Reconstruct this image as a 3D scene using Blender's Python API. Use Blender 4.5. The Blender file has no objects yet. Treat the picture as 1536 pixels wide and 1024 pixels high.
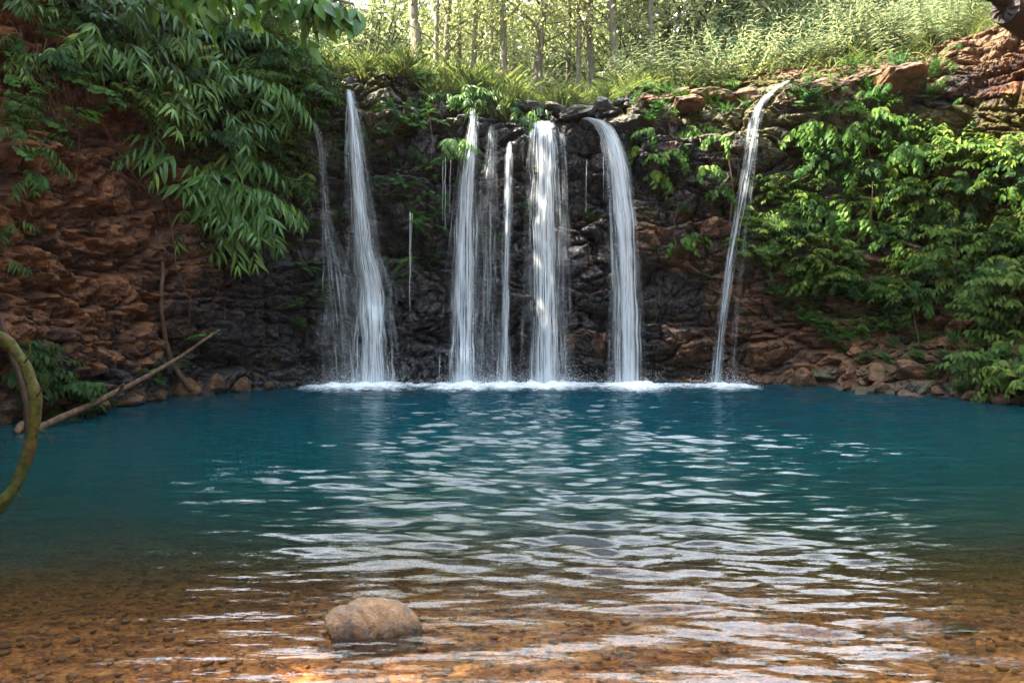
import bpy, math, random
import numpy as np
from mathutils import Vector, Matrix, Euler

# ------------------------------------------------------------------ camera, sky, sun, exposure
scene = bpy.context.scene
C = scene.collection
R = math.radians
CAM = (0.0, 0.0, 1.65)
FPX = 1200.0                       # focal length in pixels of the 1536 px wide frame
PITCH = math.atan(62.0 / FPX)
cam_d = bpy.data.cameras.new("camera")
cam_d.sensor_width = 36.0
cam_d.lens = 36.0 * FPX / 1536.0
cam_d.clip_end = 1000.0
cam = bpy.data.objects.new("camera", cam_d)
cam.location = CAM
cam.rotation_euler = (R(90) - PITCH, 0, 0)
C.objects.link(cam)
scene.camera = cam

SUN_EL, SUN_AZ = R(48), R(-100)      # azimuth from +Y, negative = towards -X
SUN_DIR = Vector((math.sin(SUN_AZ) * math.cos(SUN_EL), math.cos(SUN_AZ) * math.cos(SUN_EL), math.sin(SUN_EL)))
world = bpy.data.worlds.new("World")
scene.world = world
world.use_nodes = True
wn, wl = world.node_tree.nodes, world.node_tree.links
bg = wn["Background"]
sky = wn.new("ShaderNodeTexSky")
sky.sky_type = 'NISHITA'
sky.sun_disc = False
sky.sun_elevation = SUN_EL
sky.sun_rotation = SUN_AZ
sky.dust_density = 2.0
sky.air_density = 1.2
wtc = wn.new("ShaderNodeTexCoord")
wno = wn.new("ShaderNodeTexNoise")
wno.inputs["Scale"].default_value = 2.2
wno.inputs["Detail"].default_value = 5
wra = wn.new("ShaderNodeValToRGB")
wra.color_ramp.elements[0].position = 0.34
wra.color_ramp.elements[1].position = 0.52
wmx = wn.new("ShaderNodeMixRGB")
wmx.inputs[2].default_value = (4.8, 5.7, 7.0, 1)
wl.new(wtc.outputs["Generated"], wno.inputs["Vector"])
wl.new(wno.outputs["Fac"], wra.inputs["Fac"])
wl.new(wra.outputs["Color"], wmx.inputs[0])
wl.new(sky.outputs["Color"], wmx.inputs[1])
# bright cloud bank added beyond the forest to whiten water streaks, edge broken by noise
wdot = wn.new("ShaderNodeVectorMath"); wdot.operation = 'DOT_PRODUCT'
wdot.inputs[1].default_value = Vector((0.10, 0.80, 0.56)).normalized()
wl.new(wtc.outputs["Generated"], wdot.inputs[0])
wad = wn.new("ShaderNodeMath"); wad.operation = 'MULTIPLY_ADD'
wad.inputs[1].default_value = 0.22
wl.new(wno.outputs["Fac"], wad.inputs[0]); wl.new(wdot.outputs["Value"], wad.inputs[2])
wr2 = wn.new("ShaderNodeValToRGB")
wr2.color_ramp.elements[0].position = 0.84; wr2.color_ramp.elements[1].position = 1.06
wl.new(wad.outputs[0], wr2.inputs["Fac"])
wmx2 = wn.new("ShaderNodeMixRGB"); wmx2.inputs[2].default_value = (13.0, 14.0, 15.8, 1)
wl.new(wr2.outputs["Color"], wmx2.inputs[0]); wl.new(wmx.outputs["Color"], wmx2.inputs[1])
wl.new(wmx2.outputs["Color"], bg.inputs["Color"])
bg.inputs["Strength"].default_value = 0.066

sun_d = bpy.data.lights.new("sun", 'SUN')
sun_d.energy = 3.4
sun_d.angle = R(0.5)
sun_d.color = (1.0, 0.90, 0.74)
sun = bpy.data.objects.new("sun", sun_d)
sun.rotation_euler = SUN_DIR.to_track_quat('Z', 'Y').to_euler()
C.objects.link(sun)

scene.view_settings.view_transform = 'Standard'
scene.view_settings.look = 'None'
scene.view_settings.exposure = 3.5
scene.view_settings.gamma = 1.0
scene.render.engine = 'CYCLES'
cy = scene.cycles
cy.use_denoising = True
cy.max_bounces = 8
cy.diffuse_bounces = 3
cy.glossy_bounces = 3
cy.transmission_bounces = 4
cy.transparent_max_bounces = 24
cy.volume_bounces = 1
cy.caustics_reflective = False
cy.caustics_refractive = False
cy.sample_clamp_indirect = 6.0

rng = np.random.default_rng(11)
random.seed(11)


def ray(px, py):
    """Direction through a point of the 1536x1024 frame (y component scaled to 1)."""
    x, y = (px - 768) / FPX, -(py - 512) / FPX
    s, c = math.sin(PITCH), math.cos(PITCH)
    d = Vector((x, c + y * s, -s + y * c))
    return d / d.y


def at(px, py, Y):
    d = ray(px, py)
    return Vector((CAM[0] + d.x * Y, Y, CAM[2] + d.z * Y))


# ------------------------------------------------------------------ noise in numpy
def _h(ix, iy, iz, s):
    with np.errstate(over='ignore'):
        n = (ix.astype(np.int64) * 374761393 + iy.astype(np.int64) * 668265263 + iz * 2147483647 % 4294967296 * 31 + s * 1274126177) & 0xFFFFFFFF
        n = ((n ^ (n >> 13)) * 1274126177) & 0xFFFFFFFF
        n = ((n ^ (n >> 16)) * 2246822519) & 0xFFFFFFFF
        n = n ^ (n >> 15)
    return (n & 0xFFFFFF) / 16777216.0


def vnoise(x, y, s=0):
    ix, iy = np.floor(x), np.floor(y)
    fx, fy = x - ix, y - iy
    fx, fy = fx * fx * fx * (fx * (fx * 6 - 15) + 10), fy * fy * fy * (fy * (fy * 6 - 15) + 10)
    a, b = _h(ix, iy, 0, s), _h(ix + 1, iy, 0, s)
    c, d = _h(ix, iy + 1, 0, s), _h(ix + 1, iy + 1, 0, s)
    return (a + (b - a) * fx) * (1 - fy) + (c + (d - c) * fx) * fy


def fbm(x, y, s=0, o=4):
    t, amp, f, n = 0.0, 1.0, 1.0, 0.0
    for k in range(o):
        t = t + amp * vnoise(x * f + 17.3 * k, y * f - 9.1 * k, s + k)
        n += amp
        amp *= 0.5
        f *= 2.03
    return t / n * 2 - 1           # about -1..1


def voro(x, y, s=0):
    """2-D cells: F1, F2, a random number per cell, and the offset from the cell's point."""
    ix, iy = np.floor(x), np.floor(y)
    f1 = np.full(x.shape, 9.0); f2 = np.full(x.shape, 9.0)
    cid = np.zeros(x.shape); ox = np.zeros(x.shape); oy = np.zeros(x.shape)
    for dx in (-1, 0, 1):
        for dy in (-1, 0, 1):
            jx, jy = ix + dx, iy + dy
            qx = jx + _h(jx, jy, 0, s + 1) - x
            qy = jy + _h(jx, jy, 0, s + 2) - y
            d = np.sqrt(qx * qx + qy * qy)
            near = d < f1
            f2 = np.where(near, f1, np.minimum(f2, d))
            f1 = np.where(near, d, f1)
            cid = np.where(near, _h(jx, jy, 0, s + 3), cid)
            ox = np.where(near, -qx, ox); oy = np.where(near, -qy, oy)
    return f1, f2, cid, ox, oy


def sstep(a, b, x):
    t = np.clip((x - a) / (b - a), 0, 1)
    return t * t * (3 - 2 * t)


def gsmooth(a, sig):
    k = int(max(1, sig * 3))
    w = np.exp(-0.5 * (np.arange(-k, k + 1) / sig) ** 2)
    w /= w.sum()
    return np.convolve(np.pad(a, k, mode='edge'), w, mode='valid')


# ------------------------------------------------------------------ mesh and object helpers
def make_mesh(name, V, F, smooth=True, attrs=None):
    """V (n,3); F an (m,k) array or list of such arrays; attrs {name: per-vertex float or vec3 array}."""
    V = np.asarray(V, np.float32)
    Fs = [np.asarray(f, np.int32) for f in (F if isinstance(F, list) else [F]) if len(f)]
    me = bpy.data.meshes.new(name)
    me.vertices.add(len(V))
    me.vertices.foreach_set("co", V.ravel())
    nl = sum(f.size for f in Fs); nf = sum(len(f) for f in Fs)
    me.loops.add(nl)
    me.loops.foreach_set("vertex_index", np.concatenate([f.ravel() for f in Fs]))
    me.polygons.add(nf)
    tot = np.concatenate([np.full(len(f), f.shape[1], np.int32) for f in Fs])
    me.polygons.foreach_set("loop_start", np.concatenate([[0], np.cumsum(tot)[:-1]]).astype(np.int32))
    me.polygons.foreach_set("use_smooth", np.full(nf, smooth))
    for k, a in (attrs or {}).items():
        a = np.asarray(a, np.float32)
        if a.ndim == 1:
            at_ = me.attributes.new(k, 'FLOAT', 'POINT'); at_.data.foreach_set("value", a)
        else:
            at_ = me.attributes.new(k, 'FLOAT_VECTOR', 'POINT'); at_.data.foreach_set("vector", a.ravel())
    me.update(calc_edges=True)
    me.validate()
    return me


def link(name, me, mat=None, parent=None):
    o = bpy.data.objects.new(name, me)
    C.objects.link(o)
    if mat is not None and not me.materials:
        me.materials.append(mat)
    if parent is not None:
        o.parent = parent
    return o


def tag(o, label=None, cat=None, group=None, kind=None):
    for k, v in (("label", label), ("category", cat), ("group", group), ("kind", kind)):
        if v:
            o[k] = v
    return o


def empty(name, loc=(0, 0, 0), rot=(0, 0, 0), scale=1.0):
    o = bpy.data.objects.new(name, None)
    o.empty_display_size = 0.2
    o.location = loc
    o.rotation_euler = rot
    o.scale = (scale,) * 3
    C.objects.link(o)
    return o


def grid_faces(nr, nc):
    i = np.arange(nr - 1)[:, None] * nc + np.arange(nc - 1)[None, :]
    return np.stack([i, i + 1, i + nc + 1, i + nc], -1).reshape(-1, 4)


class Geo:
    """Collects vertices and faces; tint is a random number per leaf / piece."""
    def __init__(self):
        self.V, self.F3, self.F4, self.T, self.n = [], [], [], [], 0

    def add(self, V, F, tint=0.5):
        V = np.asarray(V, np.float32); F = np.asarray(F, np.int32)
        self.V.append(V)
        (self.F4 if F.shape[1] == 4 else self.F3).append(F + self.n)
        self.T.append(np.full(len(V), tint, np.float32) if np.isscalar(tint) else np.asarray(tint, np.float32))
        self.n += len(V)

    def tube(self, pts, rad, k=6, tint=0.5, cap=True):
        pts = np.asarray([tuple(p) for p in pts], float)
        n = len(pts)
        rad = np.broadcast_to(np.asarray(rad, float), (n,)) if np.ndim(rad) else np.full(n, float(rad))
        tg = np.gradient(pts, axis=0)
        tg /= np.linalg.norm(tg, axis=1)[:, None] + 1e-9
        ref = np.array([0.31, 0.17, 0.93]) if abs(tg[0][2]) < 0.9 else np.array([1.0, 0.1, 0.0])
        a = np.cross(tg, ref); a /= np.linalg.norm(a, axis=1)[:, None] + 1e-9
        b = np.cross(tg, a)
        th = np.arange(k) * 2 * math.pi / k
        V = pts[:, None, :] + rad[:, None, None] * (np.cos(th)[None, :, None] * a[:, None, :] + np.sin(th)[None, :, None] * b[:, None, :])
        i = np.arange(n - 1)[:, None] * k + np.arange(k)[None, :]
        j = np.arange(n - 1)[:, None] * k + (np.arange(k) + 1)[None, :] % k
        F = np.stack([i, j, j + k, i + k], -1).reshape(-1, 4)
        base = self.n
        self.add(V.reshape(-1, 3), F, tint)
        if cap:
            for ring, c in ((0, pts[0]), (n - 1, pts[-1])):
                q = np.arange(k) + ring * k + base
                cn = self.n
                self.V.append(np.asarray([c], np.float32)); self.T.append(np.full(1, tint if np.isscalar(tint) else 0.5, np.float32)); self.n += 1
                f = np.stack([q, np.roll(q, -1), np.full(k, cn)], -1)
                self.F3.append((f if ring else f[:, ::-1]).astype(np.int32))

    def leaves(self, tmpl, pos, d, nrm, size, tint):
        """Many copies of a leaf template (along +Y, face +Z)."""
        TV, TF = tmpl
        pos, d, nrm = (np.asarray(a, float).reshape(-1, 3) for a in (pos, d, nrm))
        size = np.broadcast_to(np.asarray(size, float), (len(pos),))
        d = d / (np.linalg.norm(d, axis=1)[:, None] + 1e-9)
        x = np.cross(d, nrm); x /= np.linalg.norm(x, axis=1)[:, None] + 1e-9
        z = np.cross(x, d)
        V = (TV[None, :, 0, None] * x[:, None] + TV[None, :, 1, None] * d[:, None] + TV[None, :, 2, None] * z[:, None]) * size[:, None, None] + pos[:, None]
        F = TF[None] + (np.arange(len(pos)) * len(TV))[:, None, None]
        self.add(V.reshape(-1, 3), F.reshape(-1, TF.shape[1]), np.repeat(np.broadcast_to(np.asarray(tint, float), (len(pos),)), len(TV)))

    def mesh(self, name, smooth=True):
        F = []
        if self.F4: F.append(np.concatenate(self.F4))
        if self.F3: F.append(np.concatenate(self.F3))
        return make_mesh(name, np.concatenate(self.V), F, smooth, {"tint": np.concatenate(self.T)})

    def build(self, name, mat, parent=None, smooth=True):
        return link(name, self.mesh(name, smooth), mat, parent)


def copy_tree(o, parent=None):
    c = o.copy()
    C.objects.link(c)
    if parent is not None:
        c.parent = parent
    for ch in list(o.children):
        copy_tree(ch, c)
    return c


# ------------------------------------------------------------------ materials
class NT:
    def __init__(self, name):
        self.m = bpy.data.materials.new(name)
        self.m.use_nodes = True
        self.t = self.m.node_tree
        self.t.nodes.clear()
        self.out = self.t.nodes.new("ShaderNodeOutputMaterial")

    def n(self, typ, ins=None, **kw):
        nd = self.t.nodes.new("ShaderNode" + typ)
        for k, v in kw.items():
            setattr(nd, k, v)
        for k, v in (ins or {}).items():
            s = nd.inputs[k]
            if isinstance(v, bpy.types.NodeSocket):
                self.t.links.new(v, s)
            else:
                s.default_value = v
        return nd

    def attr(self, name, vec=False):
        return self.n("Attribute", attribute_name=name).outputs["Vector" if vec else "Fac"]

    def math(self, op, a, b=0.0, clamp=False):
        return self.n("Math", {0: a, 1: b}, operation=op, use_clamp=clamp).outputs[0]

    def mix(self, f, a, b, blend='MIX'):
        return self.n("MixRGB", {0: f, 1: a, 2: b}, blend_type=blend).outputs[0]

    def ramp(self, f, stops, interp='LINEAR'):
        nd = self.n("ValToRGB", {0: f})
        cr = nd.color_ramp
        cr.interpolation = interp
        while len(cr.elements) < len(stops):
            cr.elements.new(0.5)
        for e, (p, c) in zip(cr.elements, stops):
            e.position = p
            e.color = c if len(c) == 4 else (*c, 1)
        return nd.outputs[0]

    def noise(self, scale, detail=4, vec=None, rough=0.5, dist=0.0):
        ins = {"Scale": scale, "Detail": detail, "Roughness": rough, "Distortion": dist}
        if vec is not None:
            ins["Vector"] = vec
        return self.n("TexNoise", ins).outputs[0]

    def coords(self, scale=(1, 1, 1), which="Object"):
        return self.n("Mapping", {0: self.n("TexCoord").outputs[which], "Scale": scale}).outputs[0]

    def finish(self, surf):
        self.t.links.new(surf, self.out.inputs["Surface"])
        return self.m


def g(v):
    return (v, v, v, 1)


def leaf_mat(name, dark, mid, light, rough=0.58, trans=0.38, spec=0.14, thru=(1.5, 1.6, 0.7, 1)):
    m = NT(name)
    tint = m.attr("tint")
    rnd = m.n("ObjectInfo").outputs["Random"]
    t = m.math('ADD', m.math('MULTIPLY', tint, 0.8), m.math('MULTIPLY', rnd, 0.2))
    col = m.ramp(t, [(0.0, dark), (0.5, mid), (0.93, light), (1.0, (light[0] * 1.3, light[1] * 0.85, light[2] * 0.7))])
    nz = m.noise(9.0, 3, m.coords())
    col = m.mix(0.25, col, m.mix(1.0, col, m.ramp(nz, [(0.3, g(0.4)), (0.7, g(1.5))]), 'MULTIPLY'))
    p = m.n("BsdfPrincipled", {"Base Color": col, "Roughness": rough, "Specular IOR Level": spec})
    tr = m.n("BsdfTranslucent", {"Color": m.mix(1.0, col, thru, 'MULTIPLY')})
    return m.finish(m.n("MixShader", {0: trans, 1: p.outputs[0], 2: tr.outputs[0]}).outputs[0])


def bark_mat(name, a, b, moss=0.0, scale=14):
    m = NT(name)
    co = m.coords()
    st = m.noise(scale, 5, m.coords((1, 1, 0.25)), 0.6)
    col = m.ramp(st, [(0.3, a), (0.7, b)])
    if moss:
        mk = m.ramp(m.noise(11.0, 6, co, 0.7), [(0.40, g(0)), (0.52, g(1))])
        mc = m.ramp(m.noise(30, 4, co), [(0.3, (0.012, 0.018, 0.003)), (0.7, (0.085, 0.09, 0.010))])
        col = m.mix(mk, col, mc)
    bp = m.n("Bump", {"Height": st, "Strength": 0.7, "Distance": 0.02})
    p = m.n("BsdfPrincipled", {"Base Color": col, "Roughness": 0.85, "Specular IOR Level": 0.2, "Normal": bp.outputs[0]})
    return m.finish(p.outputs[0])


def rock_mat(name, stops, rough=(0.5, 0.85), mossy=0.25, scale=5.0, spec=0.5, wet_z=None):
    m = NT(name)
    co = m.coords()
    rnd = m.n("ObjectInfo").outputs["Random"]
    off = m.n("VectorMath", {0: co, 1: m.n("CombineXYZ", {0: m.math('MULTIPLY', rnd, 37.0)}).outputs[0]}, operation='ADD').outputs[0]
    n1 = m.noise(scale, 6, off, 0.65)
    n2 = m.noise(scale * 6, 5, off, 0.7)
    col = m.ramp(n1, stops)
    col = m.mix(0.55, col, m.mix(1.0, col, m.ramp(n2, [(0.3, g(0.35)), (0.7, g(1.5))]), 'MULTIPLY'))
    if mossy:
        nz = m.n("SeparateXYZ", {0: m.n("NewGeometry").outputs["Normal"]}).outputs[2]
        k = m.math('MULTIPLY', m.ramp(m.noise(scale * 1.7, 5, off, 0.7), [(0.6 - mossy * 0.4, g(0)), (0.75 - mossy * 0.4, g(1))]), m.ramp(nz, [(0.1, g(0)), (0.6, g(1))]))
        col = m.mix(k, col, m.ramp(n2, [(0.3, (0.04, 0.045, 0.010)), (0.7, (0.19, 0.15, 0.035))]))
    ro = m.ramp(n2, [(0.3, g(rough[0])), (0.7, g(rough[1]))])
    if wet_z is not None:
        z = m.n("SeparateXYZ", {0: m.n("NewGeometry").outputs["Position"]}).outputs[2]
        w = m.ramp(m.math('ADD', z, m.math('MULTIPLY', m.math('SUBTRACT', n2, 0.5), wet_z)), [(0.0, g(1)), (wet_z, g(0))])
        col = m.mix(w, col, m.mix(1.0, col, g(0.3), 'MULTIPLY'))
        ro = m.mix(w, ro, g(0.15))
    bp = m.n("Bump", {"Height": m.math('ADD', n2, m.math('MULTIPLY', n1, 1.0)), "Strength": 0.8, "Distance": 0.03})
    p = m.n("BsdfPrincipled", {"Base Color": col, "Roughness": ro, "Specular IOR Level": spec, "Normal": bp.outputs[0]})
    return m.finish(p.outputs[0])


def cliff_mat():
    m = NT("cliff_rock")
    co = m.coords()
    a_or, a_wet, a_moss, a_gr, a_c = m.attr("clay"), m.attr("wet"), m.attr("moss"), m.attr("soil"), m.attr("cell")
    n1 = m.noise(1.3, 6, co, 0.6)
    n2 = m.noise(7.0, 6, co, 0.7)
    n3 = m.noise(30.0, 4, co, 0.65)
    rock = m.ramp(m.math('ADD', m.math('MULTIPLY', n2, 0.6), m.math('MULTIPLY', a_c, 0.4)), [(0.25, (0.006, 0.006, 0.010)), (0.5, (0.018, 0.017, 0.023)), (0.62, (0.042, 0.028, 0.024)), (0.8, (0.095, 0.048, 0.028))])
    clay = m.ramp(m.math('ADD', m.math('MULTIPLY', n2, 0.55), m.math('MULTIPLY', a_c, 0.45)), [(0.28, (0.022, 0.012, 0.010)), (0.43, (0.070, 0.032, 0.018)), (0.56, (0.155, 0.064, 0.027)), (0.70, (0.26, 0.112, 0.044)), (0.87, (0.33, 0.18, 0.095))])
    soil = m.ramp(n2, [(0.3, (0.05, 0.032, 0.020)), (0.5, (0.14, 0.085, 0.045)), (0.75, (0.27, 0.175, 0.10))])
    k = m.ramp(m.math('ADD', a_or, m.math('MULTIPLY', m.math('SUBTRACT', m.math('ADD', m.math('MULTIPLY', n1, .55), m.math('MULTIPLY', n2, .45)), 0.5), 2.0)), [(0.35, g(0)), (0.65, g(1))])
    col = m.mix(k, rock, clay)
    ks = m.ramp(m.math('ADD', a_gr, m.math('MULTIPLY', m.math('SUBTRACT', n1, 0.5), 1.3)), [(0.35, g(0)), (0.65, g(1))])
    col = m.mix(ks, col, soil)
    km = m.ramp(m.math('ADD', a_moss, m.math('MULTIPLY', m.math('SUBTRACT', m.noise(2.6, 6, co, 0.7), 0.5), 1.6)), [(0.5, g(0)), (0.7, g(1))])
    mossc = m.ramp(n3, [(0.3, (0.018, 0.024, 0.006)), (0.5, (0.06, 0.058, 0.012)), (0.75, (0.21, 0.15, 0.035))])
    col = m.mix(km, col, mossc)
    col = m.mix(0.4, col, m.mix(1.0, col, m.ramp(n3, [(0.3, g(0.4)), (0.7, g(1.5))]), 'MULTIPLY'))
    kw = m.math('MULTIPLY', a_wet, m.ramp(n1, [(0.3, g(1)), (0.75, g(0.55))]))
    ro = m.mix(kw, m.ramp(n3, [(0.3, g(0.7)), (0.7, g(0.95))]), m.ramp(n3, [(0.35, g(0.12)), (0.65, g(0.42))]))
    bp = m.n("Bump", {"Height": m.math('ADD', m.math('MULTIPLY', n2, 1.4), m.math('MULTIPLY', n3, 0.6)), "Strength": 0.9, "Distance": 0.05})
    p = m.n("BsdfPrincipled", {"Base Color": col, "Roughness": ro, "Specular IOR Level": m.mix(kw, g(0.3), g(0.9)), "Normal": bp.outputs[0],
                                "Coat Weight": kw, "Coat Roughness": 0.07, "Coat IOR": 1.5, "Coat Normal": bp.outputs[0]})
    return m.finish(p.outputs[0])


def bed_mat():
    m = NT("pool_bed")
    co = m.coords((1.0, 1.6, 1))
    wv = m.n("VectorMath", {0: co, 1: m.n("VectorMath", {0: m.n("TexNoise", {"Vector": co, "Scale": 3.0, "Detail": 3}).outputs[1], "Scale": 0.25}, operation='SCALE').outputs[0]}, operation='ADD').outputs[0]
    v1 = m.n("TexVoronoi", {"Vector": wv, "Scale": 9.0})
    v2 = m.n("TexVoronoi", {"Vector": wv, "Scale": 26.0})
    r1 = m.n("SeparateColor", {0: v1.outputs["Color"]}).outputs[0]
    r2 = m.n("SeparateColor", {0: v2.outputs["Color"]}).outputs[1]
    t = m.math('ADD', m.math('MULTIPLY', r1, 0.35), m.math('ADD', m.math('MULTIPLY', r2, 0.35), m.math('MULTIPLY', m.noise(1.6, 5, co), 0.3)))
    col = m.ramp(t, [(0.2, (0.09, 0.026, 0.006)), (0.4, (0.31, 0.092, 0.012)), (0.6, (0.52, 0.17, 0.024)), (0.85, (0.60, 0.26, 0.06))])
    e = m.ramp(v2.outputs["Distance"], [(0.3, g(1.0)), (0.75, g(0.6))])
    col = m.mix(1.0, col, e, 'MULTIPLY')
    bp = m.n("Bump", {"Height": m.math('ADD', v2.outputs["Distance"], v1.outputs["Distance"]), "Strength": 0.8, "Distance": -0.02})
    p = m.n("BsdfPrincipled", {"Base Color": col, "Roughness": 0.7, "Normal": bp.outputs[0]})
    return m.finish(p.outputs[0])


def water_mat():
    m = NT("pool_water")
    dep = m.attr("depth")
    murk = m.math('SUBTRACT', 1.0, m.math('POWER', 2.718, m.math('MULTIPLY', dep, -2.7)))
    co = m.n("TexCoord").outputs["Object"]
    n1 = m.noise(9.0, 3, m.n("Mapping", {0: co, "Scale": (0.24, 1.0, 1.0)}).outputs[0], 0.55)
    n2 = m.noise(30.0, 2, m.n("Mapping", {0: co, "Scale": (0.3, 1.0, 1.0)}).outputs[0], 0.5)
    bp = m.n("Bump", {"Height": m.math('ADD', n1, m.math('MULTIPLY', n2, 0.25)), "Strength": 0.55, "Distance": 0.022})
    nrm = bp.outputs[0]
    tint = m.mix(m.math('MULTIPLY', dep, 1.2, True), (1, 1, 1, 1), (0.55, 0.78, 0.72, 1))
    tr = m.n("BsdfTransparent", {"Color": tint})
    body = m.ramp(m.math('MULTIPLY', dep, 0.75), [(0.10, (0.040, 0.016, 0.004)), (0.20, (0.016, 0.017, 0.008)), (0.34, (0.005, 0.036, 0.033)), (0.58, (0.001, 0.043, 0.049)), (1.0, (0.001, 0.040, 0.056))])
    df = m.n("BsdfDiffuse", {"Color": body, "Normal": nrm})
    under = m.n("MixShader", {0: murk, 1: tr.outputs[0], 2: df.outputs[0]})
    gl = m.n("BsdfGlossy", {"Color": (1, 1, 1, 1), "Roughness": 0.065, "Normal": nrm})
    fr = m.n("Fresnel", {"IOR": 1.38, "Normal": nrm})
    return m.finish(m.n("MixShader", {0: fr.outputs[0], 1: under.outputs[0], 2: gl.outputs[0]}).outputs[0])


def fall_mat(name, bright, thresh, soft=0.22):
    """Falling water: streaks of white with clear gaps between; st = (across in m, along in m, seed), edge = 0 at the rim, 1 inside."""
    m = NT(name)
    st, ed, dn = m.attr("st", True), m.attr("edge"), m.attr("dens")
    s1 = m.noise(1.0, 4, m.n("Mapping", {0: st, "Scale": (26.0, 0.55, 1.0)}).outputs[0], 0.6, 0.25)
    s2 = m.noise(1.0, 3, m.n("Mapping", {0: st, "Scale": (75.0, 1.6, 1.0)}).outputs[0], 0.6, 0.1)
    s3 = m.noise(1.0, 3, m.n("Mapping", {0: st, "Scale": (5.0, 2.2, 1.0)}).outputs[0], 0.6, 0.6)
    s = m.math('ADD', m.math('MULTIPLY', s1, 0.6), m.math('ADD', m.math('MULTIPLY', s2, 0.28), m.math('MULTIPLY', s3, 0.12)))
    s = m.math('ADD', s, m.math('MULTIPLY', m.math('SUBTRACT', dn, 0.5), 0.5))
    a = m.ramp(s, [(thresh, g(0)), (thresh + soft * .5, g(.22)), (thresh + soft, g(1))])
    a = m.math('MULTIPLY', m.math('MULTIPLY', a, ed), bright, True)
    d1 = m.n("BsdfDiffuse", {"Color": (0.88, 0.94, 0.98, 1)})
    d2 = m.n("BsdfTranslucent", {"Color": (0.88, 0.94, 0.98, 1)})
    gl = m.n("BsdfGlossy", {"Color": (1, 1, 1, 1), "Roughness": 0.35})
    w = m.n("MixShader", {0: 0.4, 1: d1.outputs[0], 2: d2.outputs[0]})
    w = m.n("MixShader", {0: 0.08, 1: w.outputs[0], 2: gl.outputs[0]})
    return m.finish(m.n("MixShader", {0: a, 1: m.n("BsdfTransparent").outputs[0], 2: w.outputs[0]}).outputs[0])


def foam_mat():
    m = NT("foam")
    ed = m.attr("edge")
    co = m.coords((1.0, 1.6, 1))
    n1 = m.noise(5.0, 5, co, 0.65, 0.5)
    n2 = m.noise(22.0, 4, co, 0.65, 0.3)
    s = m.math('ADD', m.math('MULTIPLY', n1, 0.55), m.math('MULTIPLY', n2, 0.45))
    a = m.ramp(m.math('ADD', s, m.math('SUBTRACT', ed, 0.5)), [(0.36, g(0)), (0.74, g(1))])
    d1 = m.n("BsdfDiffuse", {"Color": (0.88, 0.91, 0.93, 1)})
    return m.finish(m.n("MixShader", {0: a, 1: m.n("BsdfTransparent").outputs[0], 2: d1.outputs[0]}).outputs[0])


M = {}
M["cliff"] = cliff_mat()
M["bed"] = bed_mat()
M["water"] = water_mat()
M["foam"] = foam_mat()
M["core"] = fall_mat("falling_water", 1.0, 0.42, 0.15)
M["veil"] = fall_mat("falling_veil", 0.48, 0.48, 0.17)
M["bamboo"] = leaf_mat("bamboo_leaf", (0.022, 0.07, 0.013), (0.08, 0.18, 0.030), (0.22, 0.34, 0.065), 0.36, 0.3, 0.4)
M["round"] = leaf_mat("round_leaf", (0.018, 0.06, 0.012), (0.045, 0.13, 0.022), (0.10, 0.21, 0.035), 0.45)
M["vine"] = leaf_mat("vine_leaf", (0.018, 0.055, 0.012), (0.06, 0.135, 0.020), (0.18, 0.27, 0.035), 0.45)
M["shrub"] = leaf_mat("shrub_leaf", (0.016, 0.045, 0.010), (0.06, 0.12, 0.020), (0.19, 0.25, 0.04), 0.5)
M["fern"] = leaf_mat("fern_leaf", (0.015, 0.05, 0.012), (0.04, 0.115, 0.022), (0.10, 0.20, 0.035), 0.5)
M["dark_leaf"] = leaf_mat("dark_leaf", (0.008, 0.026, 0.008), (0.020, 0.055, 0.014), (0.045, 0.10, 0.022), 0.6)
M["grass"] = leaf_mat("grass_blade", (0.06, 0.095, 0.045), (0.12, 0.155, 0.075), (0.25, 0.245, 0.135), 0.55, 0.4)
M["tree_leaf"] = leaf_mat("tree_leaf", (0.13, 0.16, 0.065), (0.25, 0.27, 0.12), (0.40, 0.38, 0.22), 0.6, 0.6, 0.15, (1.5, 1.5, 1.2, 1))  # colours lightened to carry the forest's haze and sunlight
M["bush_leaf"] = leaf_mat("bush_leaf", (0.08, 0.12, 0.07), (0.17, 0.21, 0.12), (0.33, 0.33, 0.19), 0.6, 0.55, 0.15, (1.4, 1.45, 1.15, 1))  # paled in colour too, for the hazy sunlit slope
M["stem"] = bark_mat("green_stem", (0.03, 0.045, 0.012), (0.09, 0.09, 0.03))
M["bark"] = bark_mat("tree_bark", (0.10, 0.09, 0.068), (0.26, 0.235, 0.18))
M["log"] = bark_mat("weathered_log", (0.04, 0.024, 0.016), (0.20, 0.12, 0.07), 0.0, 20)
M["mossy"] = bark_mat("mossy_bark", (0.02, 0.011, 0.006), (0.15, 0.075, 0.025), 1.0)
M["root"] = bark_mat("dry_root", (0.05, 0.03, 0.02), (0.16, 0.09, 0.06))
M["stump"] = bark_mat("dark_stump", (0.015, 0.01, 0.008), (0.06, 0.035, 0.022))
M["wood_end"] = bark_mat("grey_wood", (0.02, 0.017, 0.015), (0.09, 0.08, 0.075))
M["boulder"] = rock_mat("boulder_stone", [(0.3, (0.06, 0.048, 0.042)), (0.44, (0.22, 0.15, 0.11)), (0.56, (0.37, 0.20, 0.085)), (0.72, (0.42, 0.31, 0.23))], (0.45, 0.8), 0.0, 6.0, 0.4, 0.08)
M["shore"] = rock_mat("shore_stone", [(0.3, (0.02, 0.017, 0.016)), (0.42, (0.055, 0.032, 0.020)), (0.55, (0.17, 0.078, 0.034)), (0.75, (0.30, 0.15, 0.062))], (0.35, 0.8), 0.12, 2.2, 0.45, 0.07)
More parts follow.
